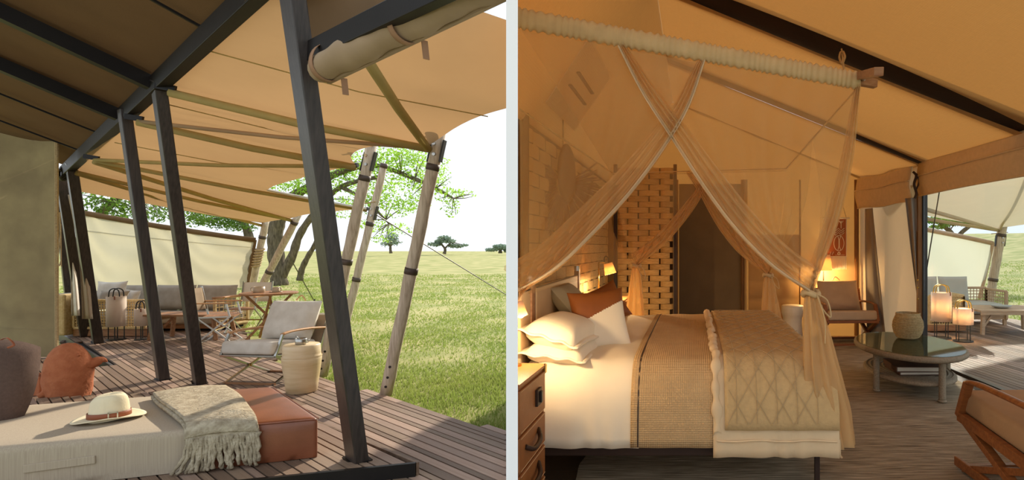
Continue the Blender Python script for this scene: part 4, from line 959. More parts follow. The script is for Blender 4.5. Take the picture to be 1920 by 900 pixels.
# ruched inner edge of the throw
def ruche(u, v):
    y, z = path_y(lerp(.1, .97, u), .055, .26); an = v*2*math.pi; r = .024+.008*math.sin(u*140)+.005*math.sin(u*61)
    return (.14+r*math.cos(an)+.006*math.sin(u*40), y-r*.4*math.sin(an)*(z < .7), z+r*math.sin(an))
MB().grid(ruche, 150, 8).build('ruched_edge', 'cream_linen', bed, smooth=True, world=True)
MB().tube([V((-.335, *path_y(v, .033, .29))) for v in np.linspace(.1, 1, 40)], .005, 5).build('sheet_piping', 'dark_leather', bed, world=True)
for (p, q) in (((-1.1, 3.62, .26), (.82, 3.62, .26)), ((-1.1, 6.28, .26), (.82, 6.28, .26)), ((.82, 3.62, .26), (.82, 6.28, .26)), ((-1.1, 3.62, .26), (-1.1, 6.28, .26))):
    MB().bar(p, q, .05, .09).build('side_rail', 'dark_leather', bed, world=True, bevel=.006)
for x, y in ((-1.0, 3.7), (.78, 3.7), (.78, 6.2), (-1.0, 6.2), (-.2, 5.0)): MB().bar((x, y, 0.016), (x, y, .24), .03, .03).build('leg', 'dark_leather', bed, world=True)
# headboard of leather panels in a timber frame
hb = lambda y: lerp(-1.1, -1.2, (y-3.45)/2.75)
for y in (4.02, 6.02):
    MB().bar((hb(y), y, .2), (hb(y), y, 1.25), .05, .07).build('headboard_post', 'teak', bed, world=True, bevel=.01)
    MB().tube([(hb(y), y, 1.24), (hb(y), y, 1.30)], .03, 10).build('post_cap', 'metal', bed, world=True)
MB().bar((hb(4.12)-.01, 4.12, .6), (hb(4.12)-.01, 4.12, 1.24), .04, .05).build('headboard_post', 'teak', bed, world=True, bevel=.01)
for y0, y1 in ((3.72, 3.98), (4.16, 5.98)):
    MB().bar((hb(y0), y0, .9), (hb(y1), y1, .9), .03, .62).build('headboard_panel', 'headboard_leather', bed, world=True, bevel=.012)
    MB().tube([(hb(y0)+.016, y0, 1.21), (hb(y1)+.016, y1, 1.21)], .006, 5).build('panel_piping', 'dark_leather', bed, world=True)
# pillows
def bed_pillow(label, c, w, d, th, rot, m, pw=3.0, pinch=.05, flange=0):
    t = thing('bed_pillow', label, 'pillow', c, 0, 'pillows on the bed'); M_ = Euler(rot).to_matrix().to_4x4()
    MB(M_).pillow(w, d, th, pw=pw, pinch=pinch, n=16).build('pillow_body', m, t, smooth=True)
    if flange:
        pts = [(-w/2, -d/2), (w/2, -d/2), (w/2, d/2), (-w/2, d/2)]
        MB(M_).grid(lambda u, v: ((w/2+flange)*(2*u-1)*(1-.04*(1-(2*v-1)**2)), (d/2+flange)*(2*v-1)*(1-.04*(1-(2*u-1)**2)), .008*math.sin(u*19+v*7)), 16, 16).build('flange', m, t, smooth=True, solid=.008)
    return t
bed_pillow('white pillow on top of the near pillow stack by the leather chest', (-.885, 4.02, .92), .35, .64, .22, (0, math.radians(16), math.radians(-6)), 'white_linen', flange=.035)
bed_pillow('white pillow underneath another at the near side of the bed', (-.87, 4.03, .80), .38, .68, .18, (0, math.radians(7), math.radians(-3)), 'white_linen', flange=.03)
bed_pillow('olive grey pillow leaning on the headboard behind the two-tone cushion', (-1.0, 5.0, .98), .5, .7, .2, (0, math.radians(50), math.radians(4)), 'grey_pillow')
bed_pillow('white pillow lying flat at the far side of the bed', (-.92, 5.75, .88), .46, .66, .2, (0, math.radians(15), 0), 'white_linen', flange=.03)
def split_cushion(label, c, w, h, th, R):
    t = thing('two_tone_cushion', label, 'cushion', c); M_ = R.to_4x4()
    mb = MB(M_).pillow(w, h, th, pw=3.2, pinch=.1, n=64); src = MB().pillow(w, h, th, pw=3.2, pinch=.1, n=64)
    A = MB(); B = MB(); A.v = list(mb.v); B.v = list(mb.v)
    for f in mb.f:
        x = sum(src.v[i][0] for i in f)/4; y = sum(src.v[i][1] for i in f)/4
        (A if y > .045+.4*x else B).f.append(f)
    A.build('leather_half', 'cushion_leather', t, smooth=True); B.build('linen_half', 'white_linen', t, smooth=True); return t
split_cushion('square cushion half brown leather half white linen standing on the bed', P(1124, 600, 4.3), .42, .46, .16, Euler((math.radians(70), math.radians(-4), math.radians(24))).to_matrix())
bed_pillow('brown leather cushion mostly hidden behind the two-tone cushion', P(1135, 572, 5.15), .36, .36, .13, (math.radians(66), math.radians(-22), math.radians(30)), 'cushion_leather', pinch=.1)
# ================================================================== bedside pieces
# near chest in brown leather, fitted against the partition
cx_ = -.872
t = thing('leather_chest', 'brown leather chest of drawers at the near head of the bed', 'chest', (cx_-.05, 3.2, 0))
plan = [(cx_, 2.9), (cx_, 3.42), (-1.07, 3.44), (-.93, 2.98)]
MB().prism(plan, .03, .8).build('body', 'chest_leather', t, world=True)
MB().prism([(cx_+.012, 2.9), (cx_+.012, 3.435), (-1.075, 3.45), (-.935, 2.98)], .8, .815).build('top', 'chest_leather', t, world=True)
for z0, z1 in ((.56, .785), (.37, .55), (.19, .36), (.045, .18)):
    dr = MB().box((cx_+.006, 3.15, (z0+z1)/2), (.014, .5, z1-z0-.012)).build('drawer', 'chest_leather', t, world=True, bevel=.004)
    hm = MB()
    if z0 > .5:
        MB().box((cx_+.02, 3.23, (z0+z1)/2), (.016, .09, .09)).build('latch_plate', 'dark_leather', dr, world=True, bevel=.003)
        MB().box((cx_+.034, 3.235, (z0+z1)/2), (.014, .03, .06)).build('latch', 'dark_metal', dr, world=True, bevel=.003)
    else: MB().tube(bez([(cx_+.014, 3.0, (z0+z1)/2+.015), (cx_+.045, 3.05, (z0+z1)/2-.01), (cx_+.045, 3.17, (z0+z1)/2+.0), (cx_+.014, 3.25, (z0+z1)/2+.03)]), .013, 8).build('handle', 'dark_leather', dr, smooth=True, world=True)
    for zz in (z0+.008, z1-.012): MB().tube([(cx_+.0145, 2.92, zz), (cx_+.0145, 3.39, zz)], .0022, 4).build('stitching', 'headboard_leather', dr, world=True)
for z in (.79, .05): MB().box((cx_+.008, 3.41, z), (.018, .035, .05)).build('corner_plate', 'brass', t, world=True, bevel=.003)
# far bedside table
nt = thing('bedside_table', 'brown leather bedside table at the far head of the bed, under the lit lamp', 'side table', (-1.02, 7.05, 0))
MB().box((-1.02, 7.05, .46), (.46, .56, .84)).build('body', 'chest_leather', nt, world=True, bevel=.012)
for z in (.75, .5, .25):
    dr = MB().box((-.785, 7.05, z), (.016, .52, .23)).build('drawer', 'chest_leather', nt, world=True, bevel=.005)
    MB().tube(bez([(-.775, 6.95, z), (-.74, 7.0, z-.01), (-.74, 7.1, z-.01), (-.775, 7.15, z)]), .014, 6).build('handle', 'dark_leather', dr, world=True)
def reading_lamp(label, base, h, arm_, energy, r=.062, hh=.13, tilt=14, foot=.07):
    t = thing('reading_lamp', label, 'lamp', base)
    MB().lathe([(0, 0), (foot, 0), (foot, .012), (0, .016)], seg=20, cap=False).build('foot', 'brass', t)
    MB().tube([(0, 0, .01), (0, 0, h)], .008, 8).build('stem', 'brass', t, smooth=True)
    MB().tube([(0, 0, h), (arm_*.7, 0, h)], .007, 8).build('arm', 'brass', t, smooth=True)
    MB().tube(bez([(arm_*.7, 0, h), (arm_*.7, 0, h+.05), (arm_*.9, 0, h+.075), (arm_*1.15, 0, h+.05), (arm_*1.15, 0, h)]), .006, 6).build('hook', 'dark_metal', t, smooth=True)
    q = Euler((0, math.radians(-tilt), 0)).to_matrix().to_4x4(); M_ = Matrix.Translation((arm_*1.15, 0, h-.01)) @ q
    MB(M_).lathe([(r*.8, 0), (r*1.1, -hh)], seg=28, cap=False).build('shade', 'lamp_white', t, smooth=True, solid=.003)
    MB(M_).lathe([(0, 0), (r*.8, 0)], seg=28, cap=False).build('shade_top', 'lamp_white', t, smooth=True)
    MB(M_).lathe([(0, -.035), (.02, -.045), (.028, -.07), (.02, -.09), (0, -.098)], seg=14, cap=False).build('bulb', 'bulb', t, smooth=True)
    l_ = bpy.data.lights.new('lamp_light', 'POINT'); l_.energy = energy; l_.color = (1, .72, .4); l_.shadow_soft_size = .03
    lo = bpy.data.objects.new('lamp_light', l_); COL.objects.link(lo); lo.parent = t; lo.location = M_ @ V((0, 0, -.12)); return t
reading_lamp('lit white reading lamp on brass stem on the far bedside table', (-1.12, 6.95, .88), .43, .095, LAMP_FAR)
reading_lamp('lit white reading lamp on the leather chest, at the very left edge of the bedroom', (-1.02, 3.36, .815), .38, .012, LAMP_NEAR, r=.032, hh=.09, foot=.036)
t = thing('cube_clock', 'small pale wooden cube clock on the far bedside table', 'clock', (-.93, 6.93, .88))
MB().box((0, 0, .045), (.09, .09, .09)).build('case', 'headboard_leather', t, bevel=.008); MB().box((0, -.046, .045), (.07, .004, .07)).build('face', 'oak_arm', t)
# feather-like raffia ornament on the woven wall
wc = V((XW+.12, 5.5, 2.12))
t = thing('wall_ornament', 'oval carved wood ornament with radiating raffia hung on the woven wall behind the net', 'wall decor', wc, math.radians(-28))
MB().lathe([(0, -.03), (.7, -.03), (1, 0), (.7, .02), (0, .04)], seg=30, cap=False, sx=1, sy=1).build('oval_disc', 'pole_wood', t, smooth=True).matrix_local = Matrix.Translation((.03, 0, .06)) @ Euler((0, math.pi/2, 0)).to_matrix().to_4x4() @ Matrix.Diagonal((.28, .13, 1, 1))
fm_ = MB()
for i in range(150):
    an = math.radians(-215+250*i/149)+rf.uniform(-.02, .02); r0_, r1_ = .14, rf.uniform(.45, .58)
    c_, s_ = math.cos(an), math.sin(an); p = V((.01+.02*rf.random(), c_*r0_, s_*r0_-.05)); q = V((.015+.03*rf.random(), c_*r1_, s_*r1_-.1))
    fm_.tube([p, p.lerp(q, .5)+V((.02, 0, 0)), q], [.005, .006, .003], 4)
fm_.build('raffia_fringe', 'raffia', t)
MB().tube([(.02, -.04, .3), (.02, -.04, 1.0)], .006, 5).build('cord', 'rope', t)
# ================================================================== hanging net over the bed
def rail(px): return lerp(P(966, 33, 2.95), P(1612, 152, 3.5), (px-966)/(1612-966))
FR, BR, BL, FL = P(1612, 160, 3.5), P(1474, 316, 6.2), P(1149, 325, 6.2), P(975, 205, 3.75)
net = thing('bed_net', 'sheer cream mosquito net hung from a frame over the bed and tied at the corners', 'net', (.0, 4.9, 2.4))
def net_panel(top, Lc, Rc, D0_, D1_, folds, amp, bunch, name='net_panel', m='net', nu=70, nv=40):
    """top: px->world rail; Lc,Rc: image polylines of the two edges given as 3D points"""
    def f(u, v):
        k = u**(1+bunch*v); p = poly(Lc, v).lerp(poly(Rc, v), k)
        a = amp*(.35+.65*math.sin(min(1, v*1.15)*math.pi*.5))
        return p+V((.25*a*math.sin(u*folds*2.1), -a*math.sin(u*folds*6.283+1.2*math.sin(v*3+u*9)), -.0))
    return MB().grid(f, nu, nv).build(name, m, net, smooth=True, world=True)
def pc(pts, D0_, D1_): return bez([P(x, y, lerp(D0_, D1_, i/(len(pts)-1))) for i, (x, y) in enumerate(pts)], 5)
TR, TBL, TBR = P(1520, 550, 3.62), P(1192, 498, 6.32), P(1440, 516, 6.32)
c3_ = lambda pts: bez(pts, 6)
# front right panel (swept to the right tie) and front left panel (swept to the left)
Lr = pc([(1160, 92), (1205, 180), (1262, 268), (1315, 350), (1375, 430), (1445, 500), (1514, 546)], 3.11, 3.6)
Rr = pc([(1610, 168), (1603, 250), (1592, 330), (1570, 420), (1542, 500), (1526, 548)], 3.5, 3.62)
net_panel(None, Lr, Rr, 0, 0, 7, .035, 1.3)
Ll = pc([(972, 55), (971, 300), (970, 470), (970, 575)], 2.96, 3.35)
Rl = pc([(1322, 118), (1292, 205), (1245, 285), (1185, 365), (1115, 440), (1045, 505), (972, 548)], 3.24, 3.35)
net_panel(None, Rl, Ll, 0, 0, 7, .03, .9)
def sash(c, w0, w1, n, seed, name='gathered_edge', m='net_dense', off=(0, -.02, 0)):
    g = random.Random(seed); pts = c; N = len(pts)
    def f(u, v):
        i = v*(N-1); a = int(min(i, N-2)); p = V(pts[a]).lerp(V(pts[a+1]), i-a); d = (V(pts[a+1])-V(pts[a])).normalized()
        nr = V((0, 1, 0)).cross(d).normalized(); w = lerp(w0, w1, math.sin(min(1, v*1.2)*math.pi/2))
        return p+nr*(u*w)+V(off)+V((0, -.018*math.sin(u*n*6.283+v*5), 0))
    return MB().grid(f, n*6, 40).build(name, m, net, smooth=True, world=True)
sash(Lr, -.04, -.16, 4, 1); sash(Rl, .04, .17, 4, 2)
sash(Lr, -.016, -.02, 1, 3, 'hem', 'net_hem', off=(0, -.04, 0)); sash(Rl, .016, .02, 1, 4, 'hem', 'net_hem', off=(0, -.04, 0))
sash(Rr, .02, .05, 2, 7, 'corner_fold'); sash(c3_([FR, FR.lerp(TR, .5)+V((.06, .1, 0)), TR]), .03, .06, 3, 8, 'corner_fold')
# back panels
bl_l = pc([(1149, 326), (1158, 380), (1172, 440), (1190, 496)], 6.2, 6.32); bl_r = pc([(1338, 323), (1322, 358), (1290, 408), (1245, 460), (1196, 497)], 6.2, 6.32)
br_l = pc([(1286, 324), (1310, 362), (1345, 425), (1385, 475), (1436, 514)], 6.2, 6.32); br_r = pc([(1474, 317), (1471, 380), (1460, 450), (1444, 514)], 6.2, 6.32)
net_panel(None, bl_r, bl_l, 0, 0, 5, .05, .8, nu=40, nv=24); net_panel(None, br_l, br_r, 0, 0, 5, .05, .8, nu=40, nv=24)
sash(bl_r, .04, .14, 4, 5); sash(br_l, -.04, -.14, 4, 6)
# foot side panels between the front and the back corner
md = FR.lerp(BR, .5)
def c3(pts): return bez(pts, 6)
net_panel(None, c3([md, md.lerp(TR, .5)+V((.1, .2, 0)), TR]), c3([FR, FR.lerp(TR, .5)+V((.08, 0, 0)), TR]), 0, 0, 5, .04, .3, nu=40, nv=24)
net_panel(None, c3([md, md.lerp(TBR, .5)+V((.1, -.2, 0)), TBR]), c3([BR, BR.lerp(TBR, .5)+V((.06, 0, 0)), TBR]), 0, 0, 5, .04, .3, nu=40, nv=24)
# head side panel
net_panel(None, c3([FL, FL+V((0, .05, -.8)), FL+V((-.02, .1, -1.2))]), c3([BL, BL+V((0, -.02, -.6)), TBL]), 0, 0, 9, .03, 0, nu=60, nv=16)
# net ceiling
MB().grid(lambda u, v: rail(lerp(970, 1612, u)).lerp(BL.lerp(BR, u), v)+V((0, 0, -.06*math.sin(u*math.pi)*math.sin(v*math.pi)-.03)), 24, 24).build('net_ceiling', 'net', net, smooth=True, world=True)
# tails below the ties
def tail(T, w, zb, sx, folds, name='net_tail', m='net_dense', flare=1.5, dy=0):
    def f(u, v):
        a = u*2*math.pi; r = lerp(w*.5, w*flare, min(1, v*1.3)**.7); z = lerp(T.z, zb, v)
        rr = r*(1+.28*math.sin(a*folds+2*math.sin(v*3)))
        return V((T.x+sx*v+rr*math.cos(a), T.y+dy*v+.6*rr*math.sin(a), z))
    return MB().grid(f, 72, 24).build(name, m, net, smooth=True, world=True)
tail(TR, .05, .28, .13, 9, flare=2.3, dy=-.02); tail(TBL, .05, .3, -.02, 7, flare=2.0); tail(TBR, .05, .3, .06, 7, flare=2.2)
for T in (TR, TBL, TBR):
    MB().tube([T+V((.045*math.cos(a_), .04*math.sin(a_), .012*math.sin(2*a_))) for a_ in np.linspace(0, 6.283, 16)], .02, 8, cap=False).build('tie_knot', 'valance', net, smooth=True, world=True)
    MB().tube(bez([T+V((.03, -.05, 0)), T+V((.09, -.06, -.04)), T+V((.11, -.06, -.14)), T+V((.06, -.06, -.09)), T+V((.03, -.05, -.01))]), .009, 6, flat=.5).build('tie_bow', 'valance', net, smooth=True, world=True)
    MB().tube(bez([T+V((.03, -.05, 0)), T+V((.07, -.07, -.15)), T+V((.075, -.06, -.3))]), .007, 6, flat=.5).build('tie_end', 'valance', net, smooth=True, world=True)
# ruched sleeve along the front rail and the timber frame
def sleeve(u, v):
    p = rail(lerp(972, 1611, u)); h = lerp(.085, .085, u); an = v*2*math.pi
    r = 1+.13*math.sin(u*330+2*math.sin(u*47)+v*4)*(.7+.3*math.sin(v*9)); 
    return p+V((0, .035*math.cos(an)*r, .052*math.sin(an)*r))
MB().grid(sleeve, 420, 12).build('ruched_sleeve', 'valance', net, smooth=True, world=True)
for a_, b_ in ((FR, BR), (BR, BL), (BL, FL)): MB().tube([a_, b_], .006, 6).build('edge_tape', 'valance', net, world=True)
fr = thing('net_frame', 'timber pole frame ends crossing at the corner of the bed net', 'frame', FR)
q = rail(1612); d_ = (q-rail(1000)).normalized()
MB().bar(q-d_*2.0, q+d_*.11, .045, .05).build('front_pole', 'teak', fr, world=True, bevel=.004)
MB().bar(q+V((.0, 0, .03)), P(1648, 134, 3.0)*1.0, .05, .045).build('side_pole', 'teak', fr, world=True, bevel=.004)
MB().tube([q+V((.01, -.03, .0)), q+V((.012, -.05, .0))], .012, 8).build('bolt', 'metal', fr, world=True)
t = thing('hanging_cord', 'knotted cord hanging from the ceiling slit to the net frame', 'cord', P(1583, 150, 3.5))
pt = P(1578, 92, 5.4)
MB().tube(bez([P(1578, 92, 5.0), P(1580, 110, 4.2), P(1582, 130, 3.6), P(1584, 148, 3.48)]), .007, 6).build('cord', 'rope', t, world=True)
MB().tube(bez([P(1576, 98, 4.6), P(1574, 108, 4.4), P(1579, 118, 4.2), P(1584, 106, 4.3), P(1581, 97, 4.6)]), .009, 6).build('knot', 'rope', t, world=True)
# ================================================================== sitting corner
t = thing('garden_stool', 'cream ceramic waisted stool beside the tied net', 'stool', (P(1486, 600, 9.3).x, 9.3, .012))
MB().lathe([(0, 0), (.15, 0), (.16, .02), (.15, .28), (.152, .36), (.165, .4), (.175, .43), (.175, .54), (.165, .555), (0, .56)], seg=32, cap=False).build('stool_body', 'white_ceramic', t, smooth=True)
c2 = lounge_chair('teak lounge chair with sand cushions against the back canvas wall', (2.36, 9.12, .012), math.radians(4), .78, .68, 'teak_dark', 'teak', 'sand_seat', 'sling', th=.04, seat_z=.36, back_h=.5, hub=False, pil=(.86, .5), flat_arm=.06, legs_z=.0)
c1 = lounge_chair('teak lounge chair with brown cushion in the near right corner of the bedroom', (2.14, 3.46, .014), math.radians(180+3), .72, .86, 'teak_dark', 'teak_dark', 'taupe_seat', 'sling', th=.042, seat_z=.37, back_h=.5, hub=False, flat_arm=.06, legs_z=.02)
for x in (-.35, .35): MB().bar((x, -.5, .05), (x, .5, .045), .03, .06, w2=.03, h2=.06).build('runner', 'teak_dark', c1, bevel=.006)
fl_ = thing('floor_lamp', 'lit floor lamp with white shade behind the back lounge chair', 'lamp', (2.17, 9.78, 0))
MB().lathe([(0, 0), (.11, 0), (.11, .015), (0, .02)], seg=20, cap=False).build('base', 'dark_metal', fl_); MB().tube([(0, 0, .01), (0, 0, 1.3)], .01, 8).build('pole', 'dark_metal', fl_)
MB().lathe([(.11, 1.36), (.14, 1.1)], seg=28, cap=False).build('shade', 'lamp_white', fl_, smooth=True, solid=.003)
MB().lathe([(0, 1.18), (.03, 1.2), (.035, 1.24), (0, 1.29)], seg=14, cap=False).build('bulb', 'bulb', fl_, smooth=True)
l_ = bpy.data.lights.new('lamp_light', 'POINT'); l_.energy = LAMP_FLOOR; l_.color = (1, .66, .3); l_.shadow_soft_size = .04
lo = bpy.data.objects.new('lamp_light', l_); COL.objects.link(lo); lo.parent = fl_; lo.location = (0, 0, 1.07)
# wall hanging
t = thing('wall_hanging', 'rust woven wall hanging with white symbols and cream fringe above the chair', 'wall hanging', onback(1570, 460, .1))
def hg(x, y, d=.12): return onback(x, y, d)
MB().add([hg(1549, 448), hg(1587, 448), hg(1587, 410), hg(1549, 410), hg(1549, 480), hg(1587, 480)], [(3, 2, 1, 0), (0, 1, 5, 4)]).build('woven_cloth', 'hanging_rust', t, solid=.008, world=True)
MB().add([hg(1549, 480), hg(1587, 480), hg(1587, 504), hg(1549, 504)], [(0, 1, 2, 3)]).build('fringe_panel', 'hanging_cream', t, solid=.008, world=True)
for i in range(14): x = 1550+i*2.8; MB().tube([hg(x, 480, .128), hg(x+.3, 505, .128)], .006, 4).build('fringe_cord', 'hanging_cream', t, world=True)
for x in (1549, 1587): MB().tube([hg(x, 410, .125), hg(x, 482, .125)], .008, 5).build('side_braid', 'hanging_cream', t, world=True)
MB().tube([hg(1543, 409, .13), hg(1593, 409, .13)], .014, 8).build('rod', 'hanging_cream', t, world=True)
for a_, b_ in (((1552, 409), (1578, 378)), ((1587, 409), (1578, 378))): MB().tube([hg(*a_, .13), hg(*b_, .13)], .005, 5).build('cord', 'rope', t, world=True)
def mark(pts, r=.006): MB().tube([hg(x, y, .128) for x, y in pts], r, 4, cap=False).build('symbol', 'hanging_cream', t, world=True)
for k in range(3): mark([(1562, 428+k*4), (1567, 433+k*4), (1572, 428+k*4), (1577, 433+k*4), (1583, 428+k*4)])
for x in (1567, 1577): mark([(x, 414), (x, 428)]); mark([(x-4, 414), (x, 419), (x+4, 414)])
mark([(1573+9.5*math.cos(a_), 456+14.5*math.sin(a_)) for a_ in np.linspace(0, 6.3, 24)])
mark([(1571, 443), (1573, 450), (1573, 462), (1571, 469)]); mark([(1576, 443), (1574, 450), (1574, 462), (1576, 469)])
mark([(1573+2.2*math.cos(a_), 475.5+2.2*math.sin(a_)) for a_ in np.linspace(0, 6.3, 12)], .009)
mark([(1556, 478), (1558, 472)]); mark([(1560, 478), (1563, 472)]); mark([(1566, 478), (1584, 478)], .003)
# ================================================================== oval coffee table
tc = V((2.31, 6.32, .012)); ax, ay = .535, .84
t = thing('coffee_table', 'oval coffee table wrapped in natural fibre with a glass top', 'table', tc)
MB().lathe([(0, .385), (.96, .385), (.995, .4), (1, .42), (.99, .438), (.97, .443), (0, .443)], seg=56, sx=ax, sy=ay, cap=False).build('fibre_top', 'jute_table', t, smooth=True)
MB().lathe([(0, .445), (.955, .445), (.96, .449), (.955, .453), (0, .453)], seg=56, sx=ax, sy=ay, cap=False).build('glass_plate', 'table_glass', t)
MB().lathe([(0, .13), (.78, .13), (.82, .145), (.82, .165), (.78, .18), (0, .18)], seg=48, sx=ax, sy=ay, cap=False).build('lower_shelf', 'jute_table', t, smooth=True)
for k in range(9): MB().lathe([(.12+.08*k-.012, .181), (.12+.08*k, .188), (.12+.08*k+.012, .181)], seg=40, sx=ax, sy=ay, cap=False).build('fibre_ring', 'jute_table', t, smooth=True)
for an in (-1.42, -2.75, .1, 1.75):
    x, y = .86*ax*math.cos(an), .86*ay*math.sin(an)
    lg_ = MB().tube([(x, y, z) for z in np.linspace(0, .4, 9)], .033, 12).build('leg', 'jute_table', t, smooth=True)
    MB().lathe([(.033, 0), (.042, .004), (.042, .018), (.033, .024)], (x, y, 0), seg=14, cap=False).build('foot_ring', 'jute_table', lg_, smooth=True)
    MB().bar((x, y, .15), (x*.75, y*.75, .15), .03, .03).build('bracket', 'jute_table', lg_)
bpz = V((2.42, 6.62, .466))
t = thing('seagrass_basket', 'round coiled seagrass basket standing on the oval coffee table', 'basket', bpz)
pr = [(.09, 0), (.125, .02), (.155, .07), (.168, .13), (.163, .19), (.14, .24), (.128, .262), (.132, .28)]
for i in range(26):
    s = i/25*(len(pr)-1); a = int(min(s, len(pr)-2)); r = lerp(pr[a][0], pr[a+1][0], s-a); z = lerp(pr[a][1], pr[a+1][1], s-a)
    MB().lathe([(r-.006, z-.006), (r+.002, z-.004), (r+.005, z), (r+.002, z+.004), (r-.006, z+.006)], seg=36, cap=False).build('coil', 'seagrass', t, smooth=True)
MB().lathe([(0, .0), (.1, .0)], seg=24, cap=False).build('bottom', 'seagrass', t)
MB().lathe([(p[0]-.008, p[1]) for p in pr], seg=36, cap=False).build('liner', 'seagrass', t, smooth=True)
for i, (w, d, h, m, rz, lb) in enumerate(((.44, .42, .028, 'book_cover', .04, 'thin brown book at the bottom of the pair under the coffee table'), (.48, .46, .045, 'book_cover', -.03, 'thick brown book lying on a thinner one under the coffee table'))):
    z = .012+.19+(0 if i == 0 else .036)
    t = thing('book', lb, 'book', (tc.x-.02, tc.y-.2, z), rz, 'books on the lower shelf of the coffee table')
    MB().box((0, 0, .003), (w, d, .006)).build('back_cover', m, t); MB().box((0, 0, h+.003), (w, d, .006)).build('front_cover', m, t)
    MB().box((.004, 0, h/2+.003), (w-.016, d-.016, h-.006)).build('pages', 'book_pages', t); MB().box((-w/2+.003, 0, h/2+.003), (.006, d, h)).build('spine', m, t)
# ================================================================== veranda seen through the glazing
ZX = -.1
vp = [(gx(7.85)+.06, 7.9), (gx(1)+.06, 1.2), (6.2, 1.2), (7.2, 11.6), (7.0, 13.6), (3.1, 13.6)]
fl2 = struct(MB().prism(vp, ZX-.14, ZX-.03).build('floor_terrace', 'deck_under'))
boards(vp, math.atan2(1120-CX, F), [.09, .09, .06], ZX, .028, fl2, ['board', 'board_b', 'board_c'])
def R(px, py, z=ZX): return G(px, py, z)
lantern('tall glowing cylinder lantern just outside the glass, beside the window post', R(1765, 634), .165, .3, .8, 9, 'glowing lanterns outside the glass', 'brass', .011)
lantern('short glowing cylinder lantern outside the glass, in front of the woven sofa', R(1806, 640), .16, .17+.12, .56, 9, 'glowing lanterns outside the glass', 'brass', .011)
sp = V((5.35, 12.35, ZX))
t = thing('terrace_sofa', 'grey terrace sofa with woven wooden arm seen through the glass', 'sofa', sp)
MB().box((0, 0, .16), (2.0, .8, .1)).build('seat_base', 'teak_grey', t, bevel=.01)
MB().box((0, -.05, .33), (1.9, .85, .22)).build('seat_cushion', 'grey_cushion', t, smooth=True, bevel=.06, bseg=4)
for x0, x1 in ((-1.0, -.1), (-.08, .55)): MB(Matrix.Translation(((x0+x1)/2, .25, .68)) @ Euler((math.radians(78), 0, 0)).to_matrix().to_4x4()).pillow(x1-x0, .56, .22, pw=7, pinch=.02).build('back_cushion', 'grey_cushion', t, smooth=True)
weave_panel(t, (1.02, -.42, 0), (1.02, .42, 0), .12, .68, 8, 10, r=.009, m='teak_grey', th=.05)
weave_panel(t, (.35, .42, 0), (1.02, .42, 0), .3, .7, 6, 10, r=.009, m='teak_grey', th=.05)
for x in (-.95, 1.0):
    for y in (-.38, .38): MB().box((x, y, .06), (.06, .06, .12)).build('leg', 'teak_grey', t)
wp = R(1775, 628)
t = thing('woven_side_chair', 'back of a woven cane armchair between the two glowing lanterns', 'chair', wp+V((.1, .5, 0)))
weave_panel(t, (-.3, -.2, 0), (.34, -.2, 0), .14, .68, 9, 13, r=.009, m='rope_weave', th=.05)
weave_panel(t, (.34, -.2, 0), (.34, .45, 0), .14, .68, 9, 13, r=.009, m='rope_weave', th=.05)
MB().box((.02, .12, .09), (.72, .7, .12)).build('plinth', 'teak', t, bevel=.01); MB().box((0, .15, .34), (.6, .6, .2)).build('seat_cushion', 'grey_cushion', t, smooth=True, bevel=.05, bseg=4)
bt = P(1882, 580, 11.0); bt.z = ZX
t = thing('terrace_table', 'low teak slatted table on the terrace outside the glass', 'table', bt)
for k in range(6): MB().box((0, -.42+.168*k, .435), (1.35, .16, .035)).build('slat', 'teak_grey', t, bevel=.005)
MB().box((0, -.48, .4), (1.33, .03, .06)).build('apron', 'teak_grey', t)
for x in (-.58, .58):
    for y in (-.4, .4): MB().bar((x, y, .42), (x*1.03, y, 0), .06, .07).build('leg', 'teak_grey', t, bevel=.006)
    MB().bar((x*.98, -.4, .16), (x*.7, -.4, .39), .03, .035).build('brace', 'teak_grey', t)
t = thing('stone_bowl', 'shallow pale bowl lying on the terrace table', 'bowl', bt+V((-.1, -.1, .453)))
MB().lathe([(0, 0), (.08, 0), (.15, .03), (.17, .055), (.155, .055), (.1, .02), (0, .015)], seg=24, cap=False, sx=1.1, sy=.9).build('bowl_body', 'grey_bowl', t, smooth=True)
t = thing('terrace_screen', 'pale canvas wind screen behind the terrace sofa, seen through the glass', 'screen', P(1800, 560, 13.2))
def ts(u, v):
    D = 13.2; a = P(lerp(1690, 1838, u), lerp(560, 560, u), D); b = P(lerp(1690, 1862, u), lerp(420, 456, u), D); return a.lerp(b, v)+V((0, .04*math.sin(u*8+v*5), 0))
MB().grid(ts, 30, 16).build('canvas', 'screen_pale', t, smooth=True, world=True)
MB().tube([ts(i/10, 1) for i in range(11)], .05, 8).build('top_roll', 'teak_grey', t, smooth=True, world=True); MB().tube([ts(1, 0), ts(1, 1)], .045, 8).build('edge_pole', 'teak_grey', t, world=True)
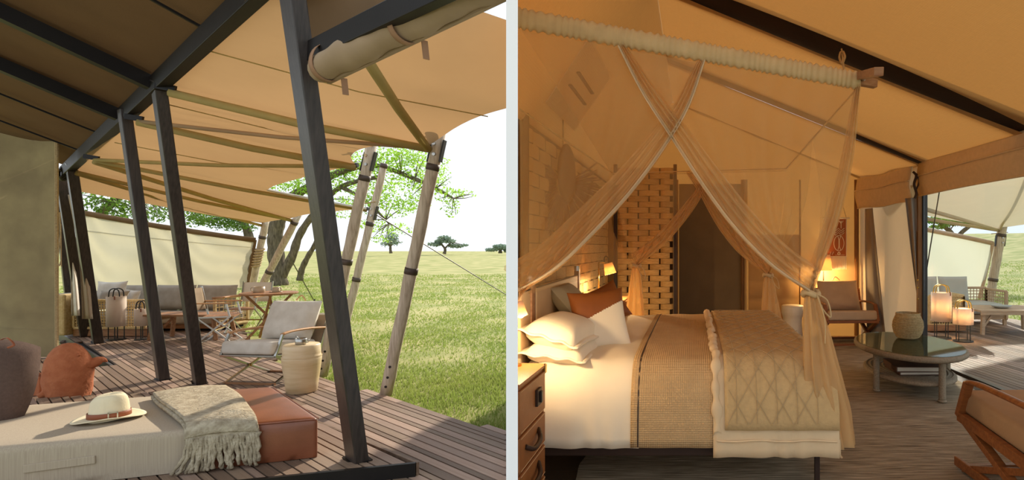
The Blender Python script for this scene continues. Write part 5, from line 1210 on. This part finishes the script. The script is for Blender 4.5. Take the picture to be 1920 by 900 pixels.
log_pole(P(1850, 590, 13.4), P(1880, 424, 13.2), .1, .1, 'grey log pole at the corner of the terrace seen through the glass', (.4, .9), .85)
tn = thing('terrace_canopy', 'cream shade sail over the terrace outside the glass', 'canopy', P(1850, 400, 11))
def tcn(u, v):
    near = lerp(P(1700, 352, 8.0), P(2010, 190, 7.0), u); far = poly([P(1690, 396, 12.0), P(1780, 412, 12.6), P(1872, 428, 13.2), P(1920, 421, 13.0), P(2010, 408, 12.6)], u)
    return near.lerp(far, v)+V((0, 0, -.15*math.sin(v*math.pi)*math.sin(u*math.pi)))
MB().grid(tcn, 30, 20).build('sail', 'ext_canvas', tn, smooth=True, world=True)
for a_, b_ in ((P(1735, 378, 9.2), P(1872, 427, 13.2)), (P(1735, 398, 10.8), P(1872, 428, 13.2)), (P(1925, 300, 9.0), P(1874, 427, 13.2))):
    MB().tube([a_+V((0, 0, -.12)), b_+V((0, 0, -.05))], .035, 6).build('sleeve_pole', 'ext_canvas', tn, smooth=True, world=True)
t = thing('terrace_rope', 'thin rope slanting down outside the window post', 'rope', P(1738, 500, 8.6))
MB().tube([P(1762, 355, 8.6), P(1738, 502, 8.6)], .009, 6).build('cord', 'wire', t, world=True)
D2 = 24.0
tree('umbrella acacia above the terrace screen seen through the glass', P(1797, 520, D2), [([P(1797, 530, D2), P(1796, 470, D2), P(1785, 440, D2), P(1765, 420, D2)], (.2, .07)), ([P(1797, 470, D2), P(1800, 440, D2), P(1825, 420, D2)], (.15, .05))],
     cl([(1755, 413, 22, 6), (1780, 407, 26, 6), (1805, 413, 24, 6), (1760, 425, 14, 4), (1790, 420, 14, 4), (1825, 418, 12, 4)], D2, .9), 1500, .07, 'leaf_dark', 21, 'trees beyond the terrace')
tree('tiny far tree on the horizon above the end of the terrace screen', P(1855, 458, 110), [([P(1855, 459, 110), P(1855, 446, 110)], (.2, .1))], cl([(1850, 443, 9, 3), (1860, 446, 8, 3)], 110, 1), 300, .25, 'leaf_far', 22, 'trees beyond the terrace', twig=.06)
